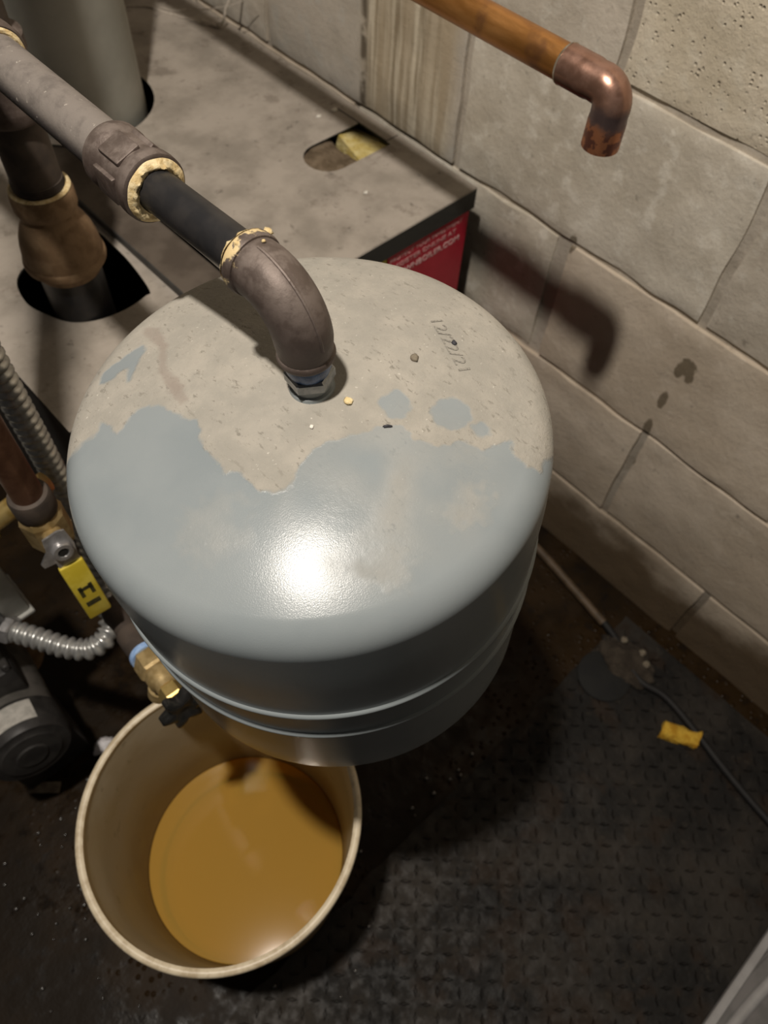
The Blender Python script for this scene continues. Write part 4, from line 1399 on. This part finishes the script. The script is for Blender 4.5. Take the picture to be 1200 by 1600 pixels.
# ------------------------------------------------------------------ grey tray at lower right corner
def build_bin():
    zt = -1.145
    root = thing('plastic_tray', 'corner of a grey plastic tray with moulded rim at the lower right corner', 'tray', (0.48, -0.48, FLOOR + 0.01))

    def rr(x0, x1, y0, y1, r, n=8):
        pts = []
        for cx, cy, a0 in ((x1 - r, y1 - r, 0), (x0 + r, y1 - r, 90), (x0 + r, y0 + r, 180), (x1 - r, y0 + r, 270)):
            for i in range(n + 1):
                a = math.radians(a0 + 90 * i / n)
                pts.append((cx + r * math.cos(a), cy + r * math.sin(a)))
        return pts
    X0, X1, Y0, Y1 = 0.16, 0.70, -0.61, -0.327
    rings = [(0.030, FLOOR + 0.0125, 0.05), (0.008, zt - 0.012, 0.05), (0.0, zt - 0.010, 0.05), (0.0, zt - 0.002, 0.05), (0.002, zt, 0.05), (0.0095, zt, 0.045), (0.0115, zt - 0.003, 0.045), (0.014, zt - 0.012, 0.045)]
    bm = bmesh.new()
    rows = []
    for off, z, r in rings:
        rows.append([bm.verts.new((x, y, z)) for x, y in rr(X0 + off, X1 - off, Y0 + off, Y1 - off, r)])
    n = len(rows[0])
    for a, b in zip(rows[:-1], rows[1:]):
        for i in range(n):
            bm.faces.new((a[i], a[(i + 1) % n], b[(i + 1) % n], b[i]))
    bm.faces.new(rows[0][::-1])
    bmesh.ops.recalc_face_normals(bm, faces=bm.faces)
    link('tray_body', tomesh(bm, 'tray_body', 40), M['bin'], root)
    plate('tray_panel', rr(X0 + 0.013, X1 - 0.013, Y0 + 0.013, Y1 - 0.013, 0.045), [], zt - 0.016, zt - 0.011, M['bin_dark'], root)
    arc = [(0.27 + 0.30 * t, -0.352 - 0.045 * t + 0.012 * math.sin(math.pi * t), zt - 0.0085) for t in flin(0, 1, 16)]
    tube('moulded_rib', arc, 0.0075, M['bin'], root, 12)
    arc = [(0.27 + 0.30 * t, -0.337 - 0.035 * t + 0.015 * math.sin(math.pi * t), zt - 0.0105) for t in flin(0, 1, 16)]
    tube('moulded_rib', arc, 0.0022, M['bin_dark'], root, 10)


build_bin()


# ------------------------------------------------------------------ crumbs on the tank and the boiler top
def build_crumbs():
    for k, (u, v, r, mat, lab) in enumerate(((0.0117, -0.0243, 0.0024, 'crumb', 'yellow crumb of pipe compound on the tank top by the elbow'),
                                             (0.0605, -0.0241, 0.0026, 'crumb_brown', 'brown crumb on the dusty tank top left of the date'),
                                             (0.0163, -0.0493, 0.0018, 'crumb_dark', 'dark sliver on the tank top below the yellow crumb'),
                                             (-0.0132, -0.0236, 0.0012, 'crumb_white', 'tiny white crumb on the tank top below the hex nut'),
                                             (0.0884, -0.0279, 0.0016, 'crumb_dark', 'black speck beside the written date on the tank'))):
        p = tank_pt(u, v, 0.0004)
        lump('crumb', p, (r, r * 1.15, r * 0.6) if k != 2 else (r * 1.6, r * 0.5, r * 0.5), M[mat], 50 + k, None, 2, 0.45, lab, 'crumb', group='crumbs on the tank top', rotz=-0.6)
    for k, (x, y, r, lab) in enumerate(((0.690, 0.800, 0.0040, 'pale crumb on the boiler top near the slot by the wall'), (0.664, 0.802, 0.0028, 'small pale crumb on the boiler top left of another'), (0.600, 0.635, 0.0026, 'single pale crumb on the boiler top above the red label'))):
        lump('boiler_crumb', (x, y, BT + 0.0006), (r * 1.4, r, r * 0.6), M['crumb_white'], 70 + k, None, 2, 0.5, lab, 'crumb', group='crumbs on the boiler top')


build_crumbs()


# ------------------------------------------------------------------ droplets on the wet floor, cobweb by the wall
def build_droplets():
    rnd = random.Random(5)
    bm = bmesh.new()
    for (cx, cy, sx, sy, n, rm) in ((-0.215, 0.335, 0.05, 0.05, 26, 0.0022), (-0.130, 0.430, 0.03, 0.035, 12, 0.0022), (-0.20, 0.20, 0.05, 0.05, 10, 0.0018), (0.30, 0.115, 0.09, 0.012, 9, 0.0026), (-0.02, 0.42, 0.03, 0.02, 4, 0.003), (0.02, 0.115 - 0.06, 0.06, 0.03, 4, 0.0022)):
        for k in range(n):
            x = rnd.gauss(cx, sx); y = rnd.gauss(cy, sy)
            if math.hypot(x - 0.0166, y - 0.2085) < 0.135: continue
            r = rm * rnd.uniform(0.5, 1.2)
            zf = FLOOR + 0.0035 + (0.0075 if (y < 0.085 and x > -0.13) else 0)
            q = bmesh.ops.create_icosphere(bm, subdivisions=2, radius=r)
            for v in q['verts']:
                v.co = Vector((v.co.x * 1.4 + x, v.co.y * 1.1 + y, max(v.co.z * 0.8, -0.0004) + zf))
    o = link('water_droplets', tomesh(bm, 'water_droplets', 80), M['drop'], None, (-0.15, 0.30, FLOOR + 0.003))
    tag(o, 'scattered shiny water droplets on the dark floor', 'water', kind='stuff')


def build_web():
    root = thing('cobweb', 'dusty sagging cobweb in the corner between boiler top and wall', 'cobweb', (0.70, 1.10, BT))
    A = Vector((0.735, 1.03, -0.565)); B = Vector((0.700, 1.075, BT + 0.004)); Cc = Vector((0.65, 1.20, BT + 0.002))
    D = Vector((0.752, 1.06, -0.50))
    for k, (p, q, sag, r) in enumerate(((D, B, 0.004, 0.0022), (B, Cc, 0.006, 0.0022), (Cc, Vector((0.60, 1.24, BT + 0.004)), 0.003, 0.0018), (B, Vector((0.69, 1.11, BT + 0.001)), 0.0, 0.0035), (A, Cc, 0.01, 0.0009))):
        pts = []
        rad = []
        for t in flin(0, 1, 14):
            v = p.lerp(q, t)
            v = v + Vector((noise.noise(Vector((t * 6, k, 0))), noise.noise(Vector((t * 6, k, 5))), noise.noise(Vector((t * 6, k, 9))))) * 0.003
            v.z -= sag * math.sin(math.pi * t)
            v.z = max(v.z, BT + 0.0008)
            v.x = min(v.x, WALL - 0.004)
            pts.append(v); rad.append(r * (0.7 + 0.9 * abs(noise.noise(Vector((t * 9, k, 2))))))
        tube('dusty_strand', pts, rad, M['web'], root, 8)


build_droplets()
build_web()
